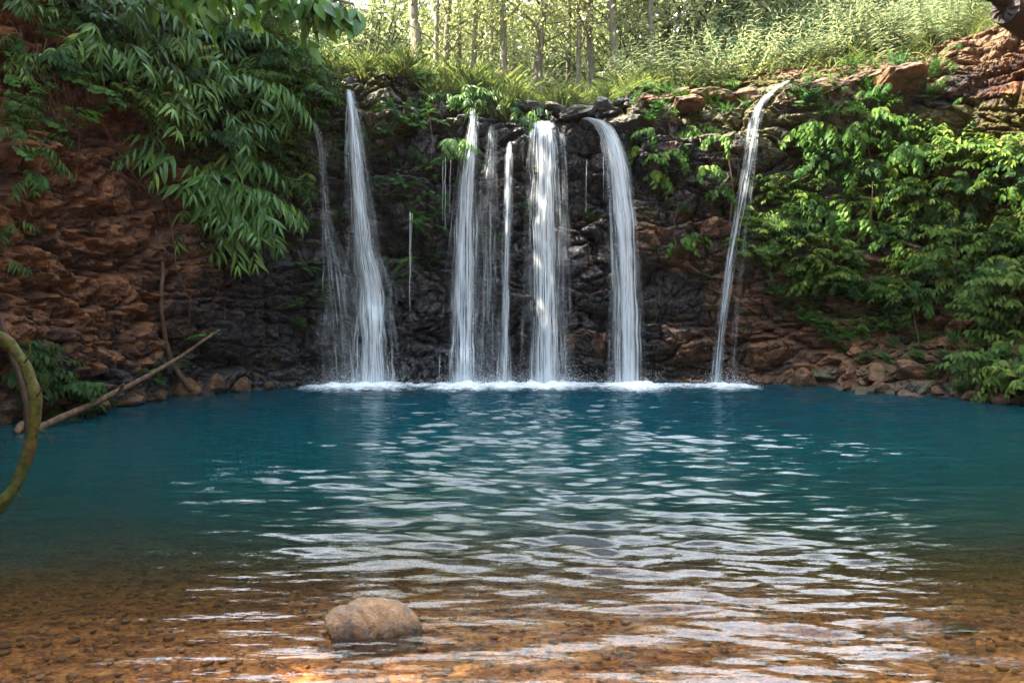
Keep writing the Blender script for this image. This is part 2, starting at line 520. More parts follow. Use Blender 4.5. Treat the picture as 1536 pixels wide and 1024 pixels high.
M["dark_rock"] = rock_mat("dark_wet_stone", [(0.3, (0.008, 0.008, 0.009)), (0.5, (0.030, 0.026, 0.026)), (0.7, (0.10, 0.065, 0.04))], (0.15, 0.5), 0.45, 3.0, 0.8)
M["pebble"] = rock_mat("pebble_stone", [(0.3, (0.07, 0.03, 0.015)), (0.5, (0.24, 0.10, 0.035)), (0.75, (0.48, 0.24, 0.10))], (0.5, 0.8), 0.0, 1.2)

# ------------------------------------------------------------------ cliff and plateau: one sheet, from under the water over the crest to the far ground
#  X, Y of the waterline; crest height; slope behind the crest; setback at the height fractions FR; clay, wet, moss, soil
FR = [0, .12, .3, .55, .78, .92, 1.0]
CP = [
    (-11.5, -6.0, 8.0, .45, (0, .2, .4, .7, 1.1, 1.6, 2.2), 1, 0, .1, 0),
    (-9.2, 0.0, 8.5, .45, (0, .2, .4, .7, 1.1, 1.6, 2.2), 1, 0, .1, 0),
    (-8.0, 5.0, 9.0, .45, (0, .2, .4, .7, 1.1, 1.6, 2.2), 1, 0, .1, 0),
    (-6.9, 9.6, 9.0, .45, (0, .2, .4, .6, 1.0, 1.5, 2.2), .95, 0, .1, 0),
    (-6.35, 12.0, 8.8, .42, (0, .2, .35, .5, .9, 1.4, 2.1), 1, 0, .1, 0),
    (-5.75, 13.4, 8.2, .40, (0, .2, .3, .45, .8, 1.2, 1.9), .85, .1, .1, 0),
    (-5.05, 14.5, 7.4, .35, (0, .15, .2, .3, .6, 1.0, 1.7), .45, .35, .15, 0),
    (-4.3, 15.3, 6.6, .28, (0, .1, .15, .2, .4, .7, 1.2), .2, .7, .2, 0),
    (-3.6, 15.7, 6.10, .18, (0, .1, .12, .15, .2, .4, .7), .1, .9, .25, .2),
    (-2.2, 15.9, 6.00, .12, (0, .1, .1, .1, .15, .2, .5), .05, 1, .2, .3),
    (-0.9, 15.95, 5.95, .10, (0, .1, .1, .1, .1, .15, .4), .05, 1, .2, .2),
    (0.05, 16.0, 5.80, .10, (0, .1, .1, .05, 0, 0, .3), .05, 1, .15, .2),
    (0.45, 16.0, 5.30, .22, (0, .1, .1, .05, 0, -.05, .15), .1, 1, .15, .1),
    (1.0, 16.0, 5.40, .22, (0, .1, .1, .05, 0, -.05, .15), .15, 1, .15, .1),
    (1.9, 16.0, 5.35, .24, (0, .1, .1, .05, 0, -.05, .15), .2, 1, .15, .1),
    (2.4, 15.95, 5.90, .20, (0, .1, .12, .15, .15, .3, 1.0), .2, .9, .2, .8),
    (3.7, 15.8, 6.15, .22, (.15, .05, .2, .3, .35, .6, 1.5), .42, .7, .3, 1),
    (4.84, 15.6, 6.30, .30, (.1, .1, .35, .45, .5, .8, 1.5), .45, .6, .35, 1),
    (5.9, 14.75, 6.40, .36, (0, .8, 1.35, 1.5, 1.6, 1.9, 2.6), .3, .5, .45, .9),
    (7.1, 13.55, 6.7, .40, (0, 1.2, 1.9, 2.2, 2.3, 2.6, 3.2), .5, .1, .5, .9),
    (8.06, 12.6, 7.9, .45, (0, .8, 1.5, 2.0, 2.3, 2.7, 3.4), .8, .0, .3, .5),
    (9.3, 9.5, 8.2, .45, (0, .5, 1., 1.5, 1.9, 2.3, 3.0), .8, 0, .3, .5),
    (10.8, 3.0, 8.0, .45, (0, .5, 1., 1.5, 1.9, 2.3, 3.0), .8, 0, .3, .5),
    (12.0, -6.0, 8.0, .45, (0, .5, 1., 1.5, 1.9, 2.3, 3.0), .8, 0, .3, .5),
]
cpx = np.array([[c[0], c[1]] for c in CP])
cs = np.concatenate([[0], np.cumsum(np.linalg.norm(np.diff(cpx, axis=0), axis=1))])
fine = np.arange(0, cs[-1], 0.02)
SX = gsmooth(np.interp(fine, cs, cpx[:, 0]), 22)
SY = gsmooth(np.interp(fine, cs, cpx[:, 1]), 22)
tx, ty = gsmooth(np.gradient(SX), 30), gsmooth(np.gradient(SY), 30)
tl = np.hypot(tx, ty)
NX, NY = -ty / tl, tx / tl           # away from the pool


def along(vals, sig=10):
    return gsmooth(np.interp(fine, cs, np.array(vals, float)), sig)


prof_H = along([c[2] for c in CP], 7)
prof_S = along([c[3] for c in CP], 40)
prof_B = [along([c[4][k] for c in CP], 25) for k in range(7)]
prof_A = [along([c[5 + k] for c in CP], 25) for k in range(4)]
# columns: dense where the picture sees them
vis = (fine > cs[3] - 0.5) & (fine < cs[20] + 1.5)
cols = [0]
while cols[-1] < len(fine) - 1:
    i = cols[-1]
    cols.append(min(len(fine) - 1, i + (1 if vis[i] else 8)))
cols = np.array(cols)
zlow = np.linspace(-2.6, -0.25, 8)
nface = 250
fz = np.linspace(0, 1, nface)
back = np.concatenate([np.arange(0.03, 1.6, 0.035), 1.6 + np.cumsum(0.06 * 1.11 ** np.arange(44))])
nb = len(back)
ua = fine[cols][None, :]
Hc, Sc = prof_H[cols][None, :], prof_S[cols][None, :]
Bc = np.array([b[cols] for b in prof_B])          # 7 x ncol
rows_z, rows_b, rows_v = [], [], []
z = np.repeat(zlow[:, None], len(cols), 1); rows_z.append(z); rows_b.append(np.repeat(Bc[:1], 8, 0) + z * 0.15); rows_v.append(z)
z = -0.2 + fz[:, None] * (Hc + 0.2)
fr = np.clip(z / Hc, 0, 1)
bb = np.zeros_like(fr)
for j in range(6):
    t = np.clip((fr - FR[j]) / (FR[j + 1] - FR[j]), 0, 1)
    bb = np.where(fr >= FR[j], Bc[j] + (Bc[j + 1] - Bc[j]) * t, bb)
rows_z.append(z); rows_b.append(bb); rows_v.append(z)
zb = back[:, None]
lump = np.minimum(zb, 6) * 0.04
rise = np.where(zb < 14, zb, 14 + (zb - 14) * 0.5)
rows_z.append(Hc + Sc * rise); rows_b.append(Bc[6][None, :] + zb); rows_v.append(Hc + zb)
Z = np.concatenate(rows_z); B = np.concatenate(rows_b); Vv = np.concatenate(rows_v)
U = np.repeat(ua, Z.shape[0], 0)
isface = np.concatenate([np.zeros(8), np.ones(nface), np.zeros(nb)])[:, None] > 0
backd = np.concatenate([np.zeros(8 + nface), back])[:, None]
clay, wet, moss, soil = (np.repeat(a[cols][None, :], Z.shape[0], 0) for a in prof_A)
# rock relief
wx = fbm(U * 0.9, Vv * 1.1, 3, 4) * 0.5
wy = fbm(U * 0.6, Vv * 1.4, 8, 4) * 0.28
big = fbm(U * 0.42, Vv * 0.5, 21, 3) * 0.34
a1, a2, c1, o1x, o1y = voro(U / 0.70 + wx, (Vv + wy) / 0.46, 31)
b1, b2, c2, o2x, o2y = voro(U / 0.25 + wx * 1.6, (Vv + wy) / 0.15, 41)
d1, d2, c3, o3x, o3y = voro(U / 0.10 + wx * 2, (Vv + wy) / 0.075, 51)
e1, e2, c0, o0x, o0y = voro(U / 1.7 + wx * .7, (Vv + wy * 1.4) / 1.05, 131)
soft = np.clip(clay, 0, 1)
D = big + (c0 - .5) * 0.42 + o0y * 0.16 - 0.14 * (1 - sstep(0, .12, e2 - e1)) + (c1 - .5) * (0.34 - 0.10 * soft) + o1x * (c2 - .5) * 0.12 + o1y * 0.10 - 0.10 * (1 - sstep(0, .22, a2 - a1)) \
    + (c2 - .5) * 0.15 + o2y * 0.06 - 0.05 * (1 - sstep(0, .3, b2 - b1)) + (c3 - .5) * 0.04 - 0.02 * (1 - sstep(0, .3, d2 - d1)) \
    + fbm(U * 9, Vv * 12, 77, 4) * 0.03
band = fbm(U * 0.22, (Vv + wy) * 1.9, 61, 3)                # bedding: bands that stand out or are worn back
D = D + np.where(band > 0.05, 0.06, -0.03) * (0.6 + 0.4 * soft)
fade_w = sstep(-0.3, 0.15, Z)
fade_b = 1 - sstep(0.2, 3.0, backd)
D = D * (0.35 + 0.65 * fade_w) * np.where(backd > 0, fade_b, 1)
zz_add = np.where(backd > 0, (fbm(U * 0.5, Vv * 0.5, 91, 4) * 0.25 * sstep(0.2, 2, backd) + (c1 - .5) * 0.22 * sstep(0, .3, backd) * fade_b + (c2 - .5) * 0.09 * fade_b + fbm(U * 5, Vv * 5, 92, 4) * 0.05), fbm(U * 3.1, Vv * 4.2, 93, 3) * 0.04 * fade_w)
# hollow behind the falls near the water
D = D - 0.30 * np.exp(-((Z - 0.25) / 0.35) ** 2) * ((U > cs[15]) & (U < cs[18])) * isface
X = SX[cols][None, :] + NX[cols][None, :] * (B - D)
Y = SY[cols][None, :] + NY[cols][None, :] * (B - D)
Zf = Z + zz_add
soil = np.clip(soil * sstep(0.80, 0.95, np.where(isface, Z / Hc, 1.0)) * (backd < 60), 0, 1) + np.where((backd > 0.3), 0.4, 0)
soil = np.clip(soil + sstep(6.9, 7.4, Z) * (U > cs[18]) * 0.6, 0, 1)
moss = np.clip(moss + 0.12 + 0.22 * sstep(4.0, 5.6, Z) * isface - 0.9 * sstep(5.2, 5.9, Z) * (U > cs[18] - 1.2) - 0.12 * (U > cs[17]) * sstep(2.2, 1.2, Z) + 0.10 * soil * (backd < .8) + 0.3 * np.clip(fbm(U * 0.5, Vv * 0.6, 15, 3), 0, 1) + np.where((backd > 0.8) & (U < cs[17]), 0.6, 0) - 0.35 * (U < cs[6]) * isface, 0, 1)
clay = np.clip(clay - 0.55 * sstep(0.1, 0.7, fbm(U * 0.35, Vv * 0.6, 27, 3)) - 0.28 * sstep(3.0, 1.0, Z) * (U < cs[8]) - 0.3 * sstep(4.5, 6.5, Z) * (U < cs[8]) + 0.26 * (U > cs[13]) * (U < cs[18]) * (Z < 3.4) * isface * (fbm(U * .5, Vv * .7, 29, 3) > -.1), 0, 1)
clay = np.clip(clay + 0.7 * sstep(cs[17] - 1.0, cs[18], U) * sstep(2.8, 1.6, Z), 0, 1)
wet = np.clip(wet * sstep(6.4, 5.6, Z) + 0.7 * sstep(0.5, 0.05, Z), 0, 1)
cellv = np.clip(0.25 * c1 + 0.45 * c2 + 0.30 * c3, 0, 1)
me = make_mesh("cliff", np.stack([X, Y, Zf], -1).reshape(-1, 3), grid_faces(*X.shape), False,
               {"clay": clay.ravel(), "wet": wet.ravel(), "moss": moss.ravel(), "soil": soil.ravel(), "cell": cellv.ravel()})
cliff = link("cliff", me, M["cliff"])
tag(cliff, "dark wet rock cliff round the pool with orange clay on its left side", "cliff", kind="structure")
bpy.context.view_layer.update()


def hit(px, py, default=15.5):
    """The point of the cliff seen at a place of the photograph, and its outward direction."""
    o = Vector(CAM); d = ray(px, py).normalized()
    ok, loc, nrm, _ = cliff.ray_cast(o, d)
    if not ok:
        return at(px, py, default), Vector((0, -1, 0))
    return loc, nrm


def ground(x, y, default=6.0):
    ok, loc, nrm, _ = cliff.ray_cast(Vector((x, y, 60)), Vector((0, 0, -1)))
    return loc.z if ok else default


def shore_normal(p):
    i = int(np.argmin((SX - p[0]) ** 2 + (SY - p[1]) ** 2))
    return Vector((-NX[i], -NY[i], 0))


# ------------------------------------------------------------------ pool bed
def bed_z(x, y):
    d = np.asarray(y, float) + 0.10 * np.asarray(x, float) * 0
    base = np.interp(d, [-8, 0, 2.2, 3.3, 4.4, 5.5, 6.6, 8.0, 10.0, 14, 20], [0.9, 0.38, 0.02, -0.05, -0.15, -0.36, -0.56, -0.76, -1.05, -1.6, -2.0])
    side = np.clip((np.abs(np.asarray(x, float) - 0.3) - 3.0) / 7.0, 0, 1) * sstep(4.5, 9, np.asarray(y, float)) * 0.3
    left = 0.07 * sstep(-0.6, -2.6, x) * sstep(6.5, 4.6, y) * sstep(2.6, 3.6, y)
    return base + side * 0.6 - left + fbm(np.asarray(x) * 0.8, np.asarray(y) * 0.8, 5, 4) * 0.06


ys = np.concatenate([np.linspace(-8, 2.0, 20)[:-1], np.linspace(2.0, 7.5, 420), np.linspace(7.5, 19, 50)[1:]])
tt = np.linspace(-1, 1, 520)
xs_ = np.sign(tt) * (np.abs(tt) ** 1.5)
gx = np.repeat((xs_ * 14)[None, :], len(ys), 0); gy = np.repeat(ys[:, None], len(tt), 1)
gz = bed_z(gx, gy)
q1, q2, q3, qx, qy = voro(gx / 0.10 + fbm(gx * 3, gy * 3, 1, 2) * .5, gy / 0.07, 71)
r1, r2, r3, _, _ = voro(gx / 0.035, gy / 0.026, 72)
gz = gz + (0.022 * q3 * sstep(0, .5, q2 - q1) + 0.009 * r3 * sstep(0, .5, r2 - r1)) * (gy < 8)
bed = link("pool_bed", make_mesh("pool_bed", np.stack([gx, gy, gz], -1).reshape(-1, 3), grid_faces(*gx.shape), True), M["bed"])
tag(bed, "orange brown gravel bed under the clear shallow water", "ground", kind="structure")

# ------------------------------------------------------------------ falls: where the water comes down
#  name, path of (px, py, half width px), options
FALLS = [
    ("slim", [(470, 178, 4), (482, 215, 6), (486, 270, 6), (490, 330, 8), (500, 385, 20), (508, 450, 30), (515, 520, 40), (520, 574, 44)], 0.46, "veil",
     "faint thin trickle down dark rock, first waterfall from the left end"),
    ("stepped", [(523, 131, 5), (529, 165, 8), (533, 215, 15), (541, 300, 20), (549, 385, 26), (556, 420, 36), (560, 500, 38), (560, 574, 40)], 0.62, "core",
     "tall white stepped waterfall breaking over a rock ledge below the grassy crest"),
    ("leafy", [(710, 160, 4), (708, 190, 8), (703, 250, 16), (699, 320, 20), (697, 420, 26), (696, 500, 27), (695, 574, 28)], 0.60, "core",
     "white waterfall dropping out of hanging leaves in the middle of the cliff"),
    ("veil", [(738, 185, 5), (737, 240, 14), (734, 320, 22), (733, 420, 24), (732, 500, 26), (731, 574, 28)], 0.46, "veil",
     "see-through veil of water between the leafy fall and the thin straight fall"),
    ("thin", [(765, 212, 3), (763, 240, 5), (761, 320, 5), (759, 430, 5), (758, 520, 6), (757, 574, 7)], 0.62, "core",
     "thin straight white waterfall beside the broad central curtain"),
    ("broad", [(815, 180, 18), (817, 205, 27), (817, 260, 29), (818, 350, 30), (819, 460, 31), (820, 574, 33)], 0.62, "core",
     "broad white curtain of water falling from the notch in the crest"),
    ("fine", [(843, 196, 5), (846, 240, 7), (848, 330, 8), (849, 450, 9), (850, 574, 12)], 0.42, "veil",
     "fine strings of water along the right edge of the broad curtain"),
    ("strong", [(878, 178, 10), (900, 182, 13), (914, 200, 15), (926, 250, 17), (934, 320, 20), (939, 420, 20), (941, 500, 21), (942, 574, 23)], 0.68, "core",
     "strong solid white waterfall curving off the flat wet lip rock"),
    ("slanting", [(1184, 121, 5), (1160, 135, 6), (1142, 152, 7), (1131, 180, 9), (1121, 240, 8), (1110, 300, 7), (1098, 370, 6), (1087, 440, 6), (1078, 510, 6), (1072, 576, 7)], 0.54, "core",
     "narrow slanting waterfall alone at the right end of the cliff"),
    ("slanting_b", [(1135, 200, 4), (1128, 260, 5), (1119, 330, 5), (1110, 400, 6), (1103, 470, 7), (1100, 576, 9)], 0.42, "veil", ""),
]


def sheet(path, wl, wr, seed, dens, off, mat, parent, name, nrow=90, ncol=26, bulge=0.09):
    """One layer of falling water along a smoothed path of points; widths in metres."""
    n = len(path)
    s = np.linspace(0, 1, n); si = np.linspace(0, 1, nrow)
    P = np.array([tuple(p) for p in path])
    L = np.concatenate([[0], np.cumsum(np.linalg.norm(np.diff(P, axis=0), axis=1))]); L /= L[-1]
    P = np.stack([gsmooth(np.interp(si, L, P[:, k]), 2.0) for k in range(3)], -1)
    w0 = gsmooth(np.interp(si, L, wl), 2.5)
    along_m = np.concatenate([[0], np.cumsum(np.linalg.norm(np.diff(P, axis=0), axis=1))])
    c = np.linspace(-1, 1, ncol)
    wob = 1 + 0.22 * fbm(np.full(nrow, seed * 3.1), along_m * 1.6, seed, 3)
    X = P[:, 0, None] + c[None] * (w0 * wob)[:, None] * wr + 0.02 * fbm(c[None] * 2 + 0 * si[:, None], along_m[:, None] * 1.2, seed + 5, 3)
    prof = np.sqrt(np.clip(1 - c ** 2, 0, 1))
    Y = P[:, 1, None] - off - bulge * prof[None] * np.minimum(1, w0 / 0.2)[:, None] - 0.05 * fbm(c[None] * 3 + seed, along_m[:, None] * 1.5 + 0 * c[None], seed + 9, 3)
    Zz = P[:, 2, None] + 0 * c[None]
    ed = sstep(1.0, 0.45, np.abs(c))[None] * sstep(0, 0.02, si)[:, None]
    dn = np.full(X.shape, dens) + 0.15 * sstep(0.12, 0.0, si)[:, None] + 0.10 * sstep(0.93, 1.0, si)[:, None]
    st = np.stack([c[None] * w0.max() + 0 * X, along_m[:, None] + 0 * X, np.full(X.shape, seed * 7.77)], -1)
    me = make_mesh(name, np.stack([X, Y, Zz], -1).reshape(-1, 3), grid_faces(*X.shape), True,
                   {"edge": ed.ravel(), "dens": dn.ravel(), "st": st.reshape(-1, 3)})
    return link(name, me, M[mat], parent)


BASES = []
fall_roots = {}
for fi, (nm, pts, dens, mat, label) in enumerate(FALLS):
    Yc = None; path = []; wl_ = []
    # densify, follow the rock but never move back into it on the way down
    dp = []
    for a, b in zip(pts[:-1], pts[1:]):
        for k in range(4):
            t = k / 4
            dp.append(tuple(a[i] + (b[i] - a[i]) * t for i in range(3)))
    dp.append(pts[-1])
    for (px, py, hw) in dp:
        loc, nrm = hit(px, py)
        y = min(loc.y, 17.2) - 0.10
        Yc = y if Yc is None else min(Yc - 0.004, y)
        p = at(px, py, Yc)
        if p.z < 0.0: p.z = -0.02
        path.append(p); wl_.append(hw / FPX * Yc)
    path[-1].z = -0.03
    if nm == "slanting_b":
        r = fall_roots["slanting"]
    else:
        r = empty("waterfall", path[-1])
        tag(r, label, "waterfall", "waterfalls down the cliff")
        fall_roots[nm] = r
    loc_path = [p - r.location for p in path]
    sd = 10 + fi * 10
    if mat == "core":
        sheet(loc_path, wl_, 1.55, sd, dens - 0.20, -0.07, "veil", r, "veil")
        sheet(loc_path, wl_, 1.05, sd + 1, dens - 0.17, 0.0, "core", r, "sheet")
        sheet(loc_path, wl_, 0.60, sd + 2, dens - 0.02, 0.06, "core", r, "core")
    else:
        sheet(loc_path, wl_, 1.25, sd, dens + .06, 0.0, "veil", r, "veil")
        sheet(loc_path, wl_, 0.7, sd + 1, dens + 0.10, 0.05, "veil", r, "sheet")
    if mat == "core":
        rs = np.random.default_rng(400 + fi)
        for q in range(int(4 + 9 * dens)):
            i0 = int(rs.integers(0, max(1, len(path) // 3))); sd_ = rs.choice((-1, 1)) * rs.uniform(.5, 1.6)
            sp_ = [loc_path[i] + Vector((sd_ * wl_[i] * (0.6 + 0.4 * (i - i0) / len(path)), -0.04 + rs.uniform(-.05, .05), 0)) for i in range(i0, len(path))]
            if len(sp_) > 4:
                sheet(sp_, [rs.uniform(.02, .05)] * len(sp_), 1.0, sd + 200 + q, rs.uniform(.42, .6), 0.0, "veil", r, "strand", 60, 6, .01)
    BASES.append((path[-1].x, path[-1].y, wl_[-1], dens))

# fine single strings of dripping water
DRIPS = [(615, 318, 468, .012), (618, 320, 420, .006), (664, 240, 330, .008), (668, 236, 345, .008), (676, 240, 320, .006), (905, 235, 300, .006), (880, 240, 320, .005)]
for k, (px, y0, y1, rr) in enumerate(DRIPS):
    loc, _ = hit(px, y0)
    Yd = loc.y - 0.25
    p0, p1 = at(px, y0, Yd), at(px + random.uniform(-2, 2), y1, Yd)
    gg = Geo()
    gg.tube([p0.lerp(p1, t) + Vector((random.uniform(-.006, .006), 0, 0)) for t in np.linspace(0, 1, 14)], np.linspace(rr, rr * 0.35, 14), 5)
    V = np.concatenate(gg.V)
    me = make_mesh("water_string", V, [np.concatenate(gg.F4), np.concatenate(gg.F3)], True,
                   {"edge": np.full(len(V), .75), "dens": np.full(len(V), .75), "st": np.stack([V[:, 0] * 0.1, V[:, 2], np.full(len(V), k * 3.)], -1)})
    tag(link("water_string", me, M["core"]), "thin string of water dripping off the rock face between bigger falls", "waterfall", "dripping strings of water")

# ------------------------------------------------------------------ pool water
wy_rows = np.concatenate([np.linspace(-7, 1.6, 12)[:-1], 1.6 * (17.6 / 1.6) ** np.linspace(0, 1, 880)])
tc = np.linspace(-1, 1, 640)
half = np.maximum(0.78 * np.abs(wy_rows) + 0.8, 1.5)
inner = tc[None] * half[:, None]
k = np.linspace(0, 1, 24)[1:]
outr = half[:, None] + (15 - half[:, None]) * k[None]
wx_ = np.concatenate([-outr[:, ::-1], inner, outr], 1)
wy_ = np.repeat(wy_rows[:, None], wx_.shape[1], 1)
hgt = np.zeros_like(wx_)
wr = np.random.default_rng(5)
warpx = fbm(wx_ * 0.35, wy_ * 0.35, 101, 3); warpy = fbm(wx_ * 0.5, wy_ * 0.5, 102, 3)
for (bx, by, bw, dn) in BASES:
    if dn < 0.4: continue
    r_ = np.hypot(wx_ - bx, (wy_ - by)) + warpy * 0.35
    for lam, amp in ((0.48, .0014), (0.30, .0014), (0.20, .0012)):
        lam *= wr.uniform(0.85, 1.15)
        hgt += amp * (1.25 * dn) * np.sin(2 * math.pi * r_ / lam + wr.uniform(0, 6.28) + 1.6 * warpx) / (1 + 0.04 * r_)
for kx in range(40):
    lam = 0.09 * (0.46 / 0.09) ** wr.uniform(0, 1)
    th = wr.normal(0, 0.17)
    amp = 0.0092 * lam * wr.uniform(0.5, 1.3)
    hgt += (amp * (1 + (0.7 if lam < 0.32 else -0.5) * sstep(7, 12, wy_))) * np.sin(2 * math.pi / lam * (np.sin(th) * (wx_ + warpx * .25) + np.cos(th) * (wy_ + warpy * .25)) + wr.uniform(0, 6.28))
patch = 0.55 + 0.75 * np.clip(0.5 + fbm(wx_ * 0.3, wy_ * 0.55, 111, 4), 0, 1.2)
calm = 0.42 + 0.58 * np.exp(-((wx_ - 0.75) / (1.0 + 0.24 * np.abs(wy_))) ** 2)
hgt *= patch * calm
nearf = np.zeros_like(hgt)
for (bx, by, bw, dn) in BASES:
    nearf = np.maximum(nearf, np.exp(-(((wx_ - bx) / 0.8) ** 2 + ((wy_ - by) / 0.9) ** 2)) * dn)
hgt += nearf * 0.045 * fbm(wx_ * 7, wy_ * 9, 121, 4)
# the boulder bends the ripples round it
depth = np.clip(-(bed_z(wx_, wy_)), 0, 4)
water = link("pool_water", make_mesh("pool_water", np.stack([wx_, wy_, hgt], -1).reshape(-1, 3), grid_faces(*wx_.shape), True, {"depth": depth.ravel()}), M["water"])
tag(water, "teal pool water with white ripples turning clear over the shallows", "water", kind="structure")

# foam under the falls
fx, fy = np.meshgrid(np.linspace(-4.4, 5.8, 420), np.linspace(12.6, 16.6, 220))
fe = np.zeros_like(fx)
for (bx, by, bw, dn) in BASES:
    sx = bw * 1.2 + 0.70 * dn; sy = 1.35 * dn + 0.10
    fe = np.maximum(fe, (0.35 + 0.75 * dn) * np.exp(-((fx - bx) / sx) ** 2 - ((fy - by + 0.60) / sy) ** 2))
fe = np.maximum(fe, 0.55 * np.exp(-((fy - 15.1) / 0.5) ** 2) * sstep(4.2, 2.8, np.abs(fx - 0.9)))
fe = np.maximum(fe, 0.33 * np.exp(-((fy - 14.5) / 1.1) ** 2) * sstep(5.0, 3.0, np.abs(fx - 0.9)) * sstep(12.7, 13.4, fy))
fzv = 0.012 + fe * sstep(.3, .5, fe) * (0.07 + 0.12 * np.clip(fbm(fx * 5, fy * 7, 131, 5), -.4, 1))
fm = make_mesh("foam", np.stack([fx, fy, fzv], -1).reshape(-1, 3), grid_faces(*fx.shape), True, {"edge": np.clip(fe, 0, 1).ravel()})
tag(link("foam", fm, M["foam"]), "white foam spreading where the falls meet the pool", "foam", kind="stuff")
# flying drops
ico_v = np.array([(0, 0, 1), (1, 0, 0), (0, 1, 0), (-1, 0, 0), (0, -1, 0), (0, 0, -1)], float)
ico_f = np.array([(0, 1, 2), (0, 2, 3), (0, 3, 4), (0, 4, 1), (5, 2, 1), (5, 3, 2), (5, 4, 3), (5, 1, 4)])
gg = Geo()
for (bx, by, bw, dn) in BASES:
    n = int(1500 * dn * (bw + 0.25) * 2)
    px_ = bx + wr.normal(0, bw * 0.7 + 0.14, n); hz = np.abs(wr.normal(0, 0.10, n)) * (0.6 + dn) * wr.choice([1, 1, 1, 3.5], n); py_ = by - 0.15 + wr.normal(0, 0.22, n)
    sz = wr.uniform(0.002, 0.006, n)
    V = ico_v[None] * sz[:, None, None] * np.array([1, 1, 1.5]) + np.stack([px_, py_, hz], -1)[:, None]
    gg.add(V.reshape(-1, 3), (ico_f[None] + (np.arange(n) * 6)[:, None, None]).reshape(-1, 3))
V = np.concatenate(gg.V)
dm = make_mesh("spray", V, np.concatenate(gg.F3), True, {"edge": np.ones(len(V))})
tag(link("spray", dm, M["foam"]), "fine white spray thrown up at the foot of the falls", "spray", kind="stuff")

# ------------------------------------------------------------------ leaves and plants
def leaf_t(w, n=4, fold=0.25, droop=0.25, peak=0.42):
    V, F = [], []
    for i in range(n + 1):
        t = i / n
        if t < peak: hw = math.sin(math.pi / 2 * t / peak) ** 0.8
        else: hw = math.cos(math.pi / 2 * (t - peak) / (1 - peak)) ** 0.9
        hw = max(hw * w, 0.004) if i not in (0, n) else 0.006
        zc = -droop * t * t
        V += [(-hw, t, zc + fold * hw), (0, t * (1 - 0.1 * droop * t), zc), (hw, t, zc + fold * hw)]
    for i in range(n):
        a = i * 3
        F += [(a, a + 1, a + 4, a + 3), (a + 1, a + 2, a + 5, a + 4)]
    return np.array(V, float), np.array(F)


LANCE = leaf_t(0.088, 5, 0.35, 0.34, 0.36)
OVATE = leaf_t(0.25, 4, 0.30, 0.30, 0.40)
LOVATE = leaf_t(0.19, 4, 0.30, 0.35, 0.40)
ROUND = leaf_t(0.33, 4, 0.15, 0.12, 0.48)
BLADE = leaf_t(0.022, 5, 0.3, 0.65, 0.25)
FAR = leaf_t(0.38, 2, 0.2, 0.2, 0.45)
LEAFLET = leaf_t(0.16, 2, 0.2, 0.2, 0.35)
SMALL = leaf_t(0.26, 2, 0.3, 0.2, 0.45)


def unit(v):
    v = np.asarray(v, float)
    return v / (np.linalg.norm(v) + 1e-9)


def grow(r, stems, L, out, up, side, droop, leaf, ll, gap, start, mode, hang, sr=0.006, spread=0.05, taper=0.5, twig=False):
    """A plant rooted at the origin, growing out along +Y: arching stems and the leaves on them."""
    S, Lf = Geo(), Geo()
    for s in range(stems):
        d = unit((r.normal(0, side), out * r.uniform(.6, 1.3), up * r.uniform(.4, 1.4)))
        p = np.array([r.normal(0, spread), r.normal(0, spread * 0.3) - 0.03, r.normal(0, spread)])
        length = L * r.uniform(0.6, 1.15)
        n = max(4, int(length / gap))
        pts = [p.copy()]
        P, Dd, Nn, Sz, Ti = [], [], [], [], []
        st = r.uniform(0.2, 0.8)
        sg = 1
        for i in range(n):
            t = i / n
            d = unit(d + np.array([r.normal(0, .05), r.normal(0, .03), -droop * gap * r.uniform(.7, 1.3)]))
            p = p + d * gap
            pts.append(p.copy())
            if t < start: continue
            sv = unit(np.cross(d, (0, 0, 1)) + 1e-4)
            for k in ((sg,) if mode == 'alt' else (1, -1)):
                sz = ll * r.uniform(.7, 1.15) * (1 - taper * max(0, (t - .5) * 2) ** 1.5)
                if mode == 'pinn': sz *= min(1, .45 + 2.2 * (t - start))
                fw = 0.55 if mode != 'pinn' else 0.25
                P.append(p); Dd.append(d * fw + sv * k * r.uniform(.5, 1.0) + np.array([0, 0.1, -hang * r.uniform(.6, 1.3)]))
                Nn.append((r.normal(0, .3), .45 + r.normal(0, .25), .8)); Sz.append(sz)
                Ti.append(np.clip(st + r.normal(0, .16), 0.02, 0.98) if r.uniform() > .03 else 1.0)
            sg = -sg
        P.append(p); Dd.append(d + np.array([0, 0, -hang * .4])); Nn.append((0, .4, .9)); Sz.append(ll * .8 * (1 - taper * .6)); Ti.append(st)
        S.tube(pts[::2] if len(pts) > 8 else pts, np.linspace(sr, sr * .3, len(pts[::2] if len(pts) > 8 else pts)), 4, cap=False)
        Lf.leaves(leaf, P, Dd, Nn, Sz, np.array(Ti))
    return S, Lf


def tuft(r, n, L, lean, out):
    Lf = Geo()
    a = r.uniform(0, 6.283, n); le = np.abs(r.normal(0, lean, n))
    D = np.stack([np.cos(a) * le, np.sin(a) * le + out, np.ones(n)], -1)
    P = np.stack([r.normal(0, .06, n), r.normal(0, .05, n), np.full(n, -.03)], -1)
    N = np.stack([-np.cos(a), -np.sin(a) - out, np.full(n, .4)], -1)
    Lf.leaves(BLADE, P, D, -N * np.array([1, 1, -1]), L * r.uniform(.45, 1.2, n), np.clip(r.normal(.5, .22, n), 0, 1))
    return Lf


PROTO = {}


def proto(kind, name, leafmat, stemmat, *geos):
    PROTO.setdefault(kind, []).append((name, leafmat, stemmat, [g_.mesh("foliage" if i else "stems") if g_.n else None for i, g_ in enumerate(geos)]))


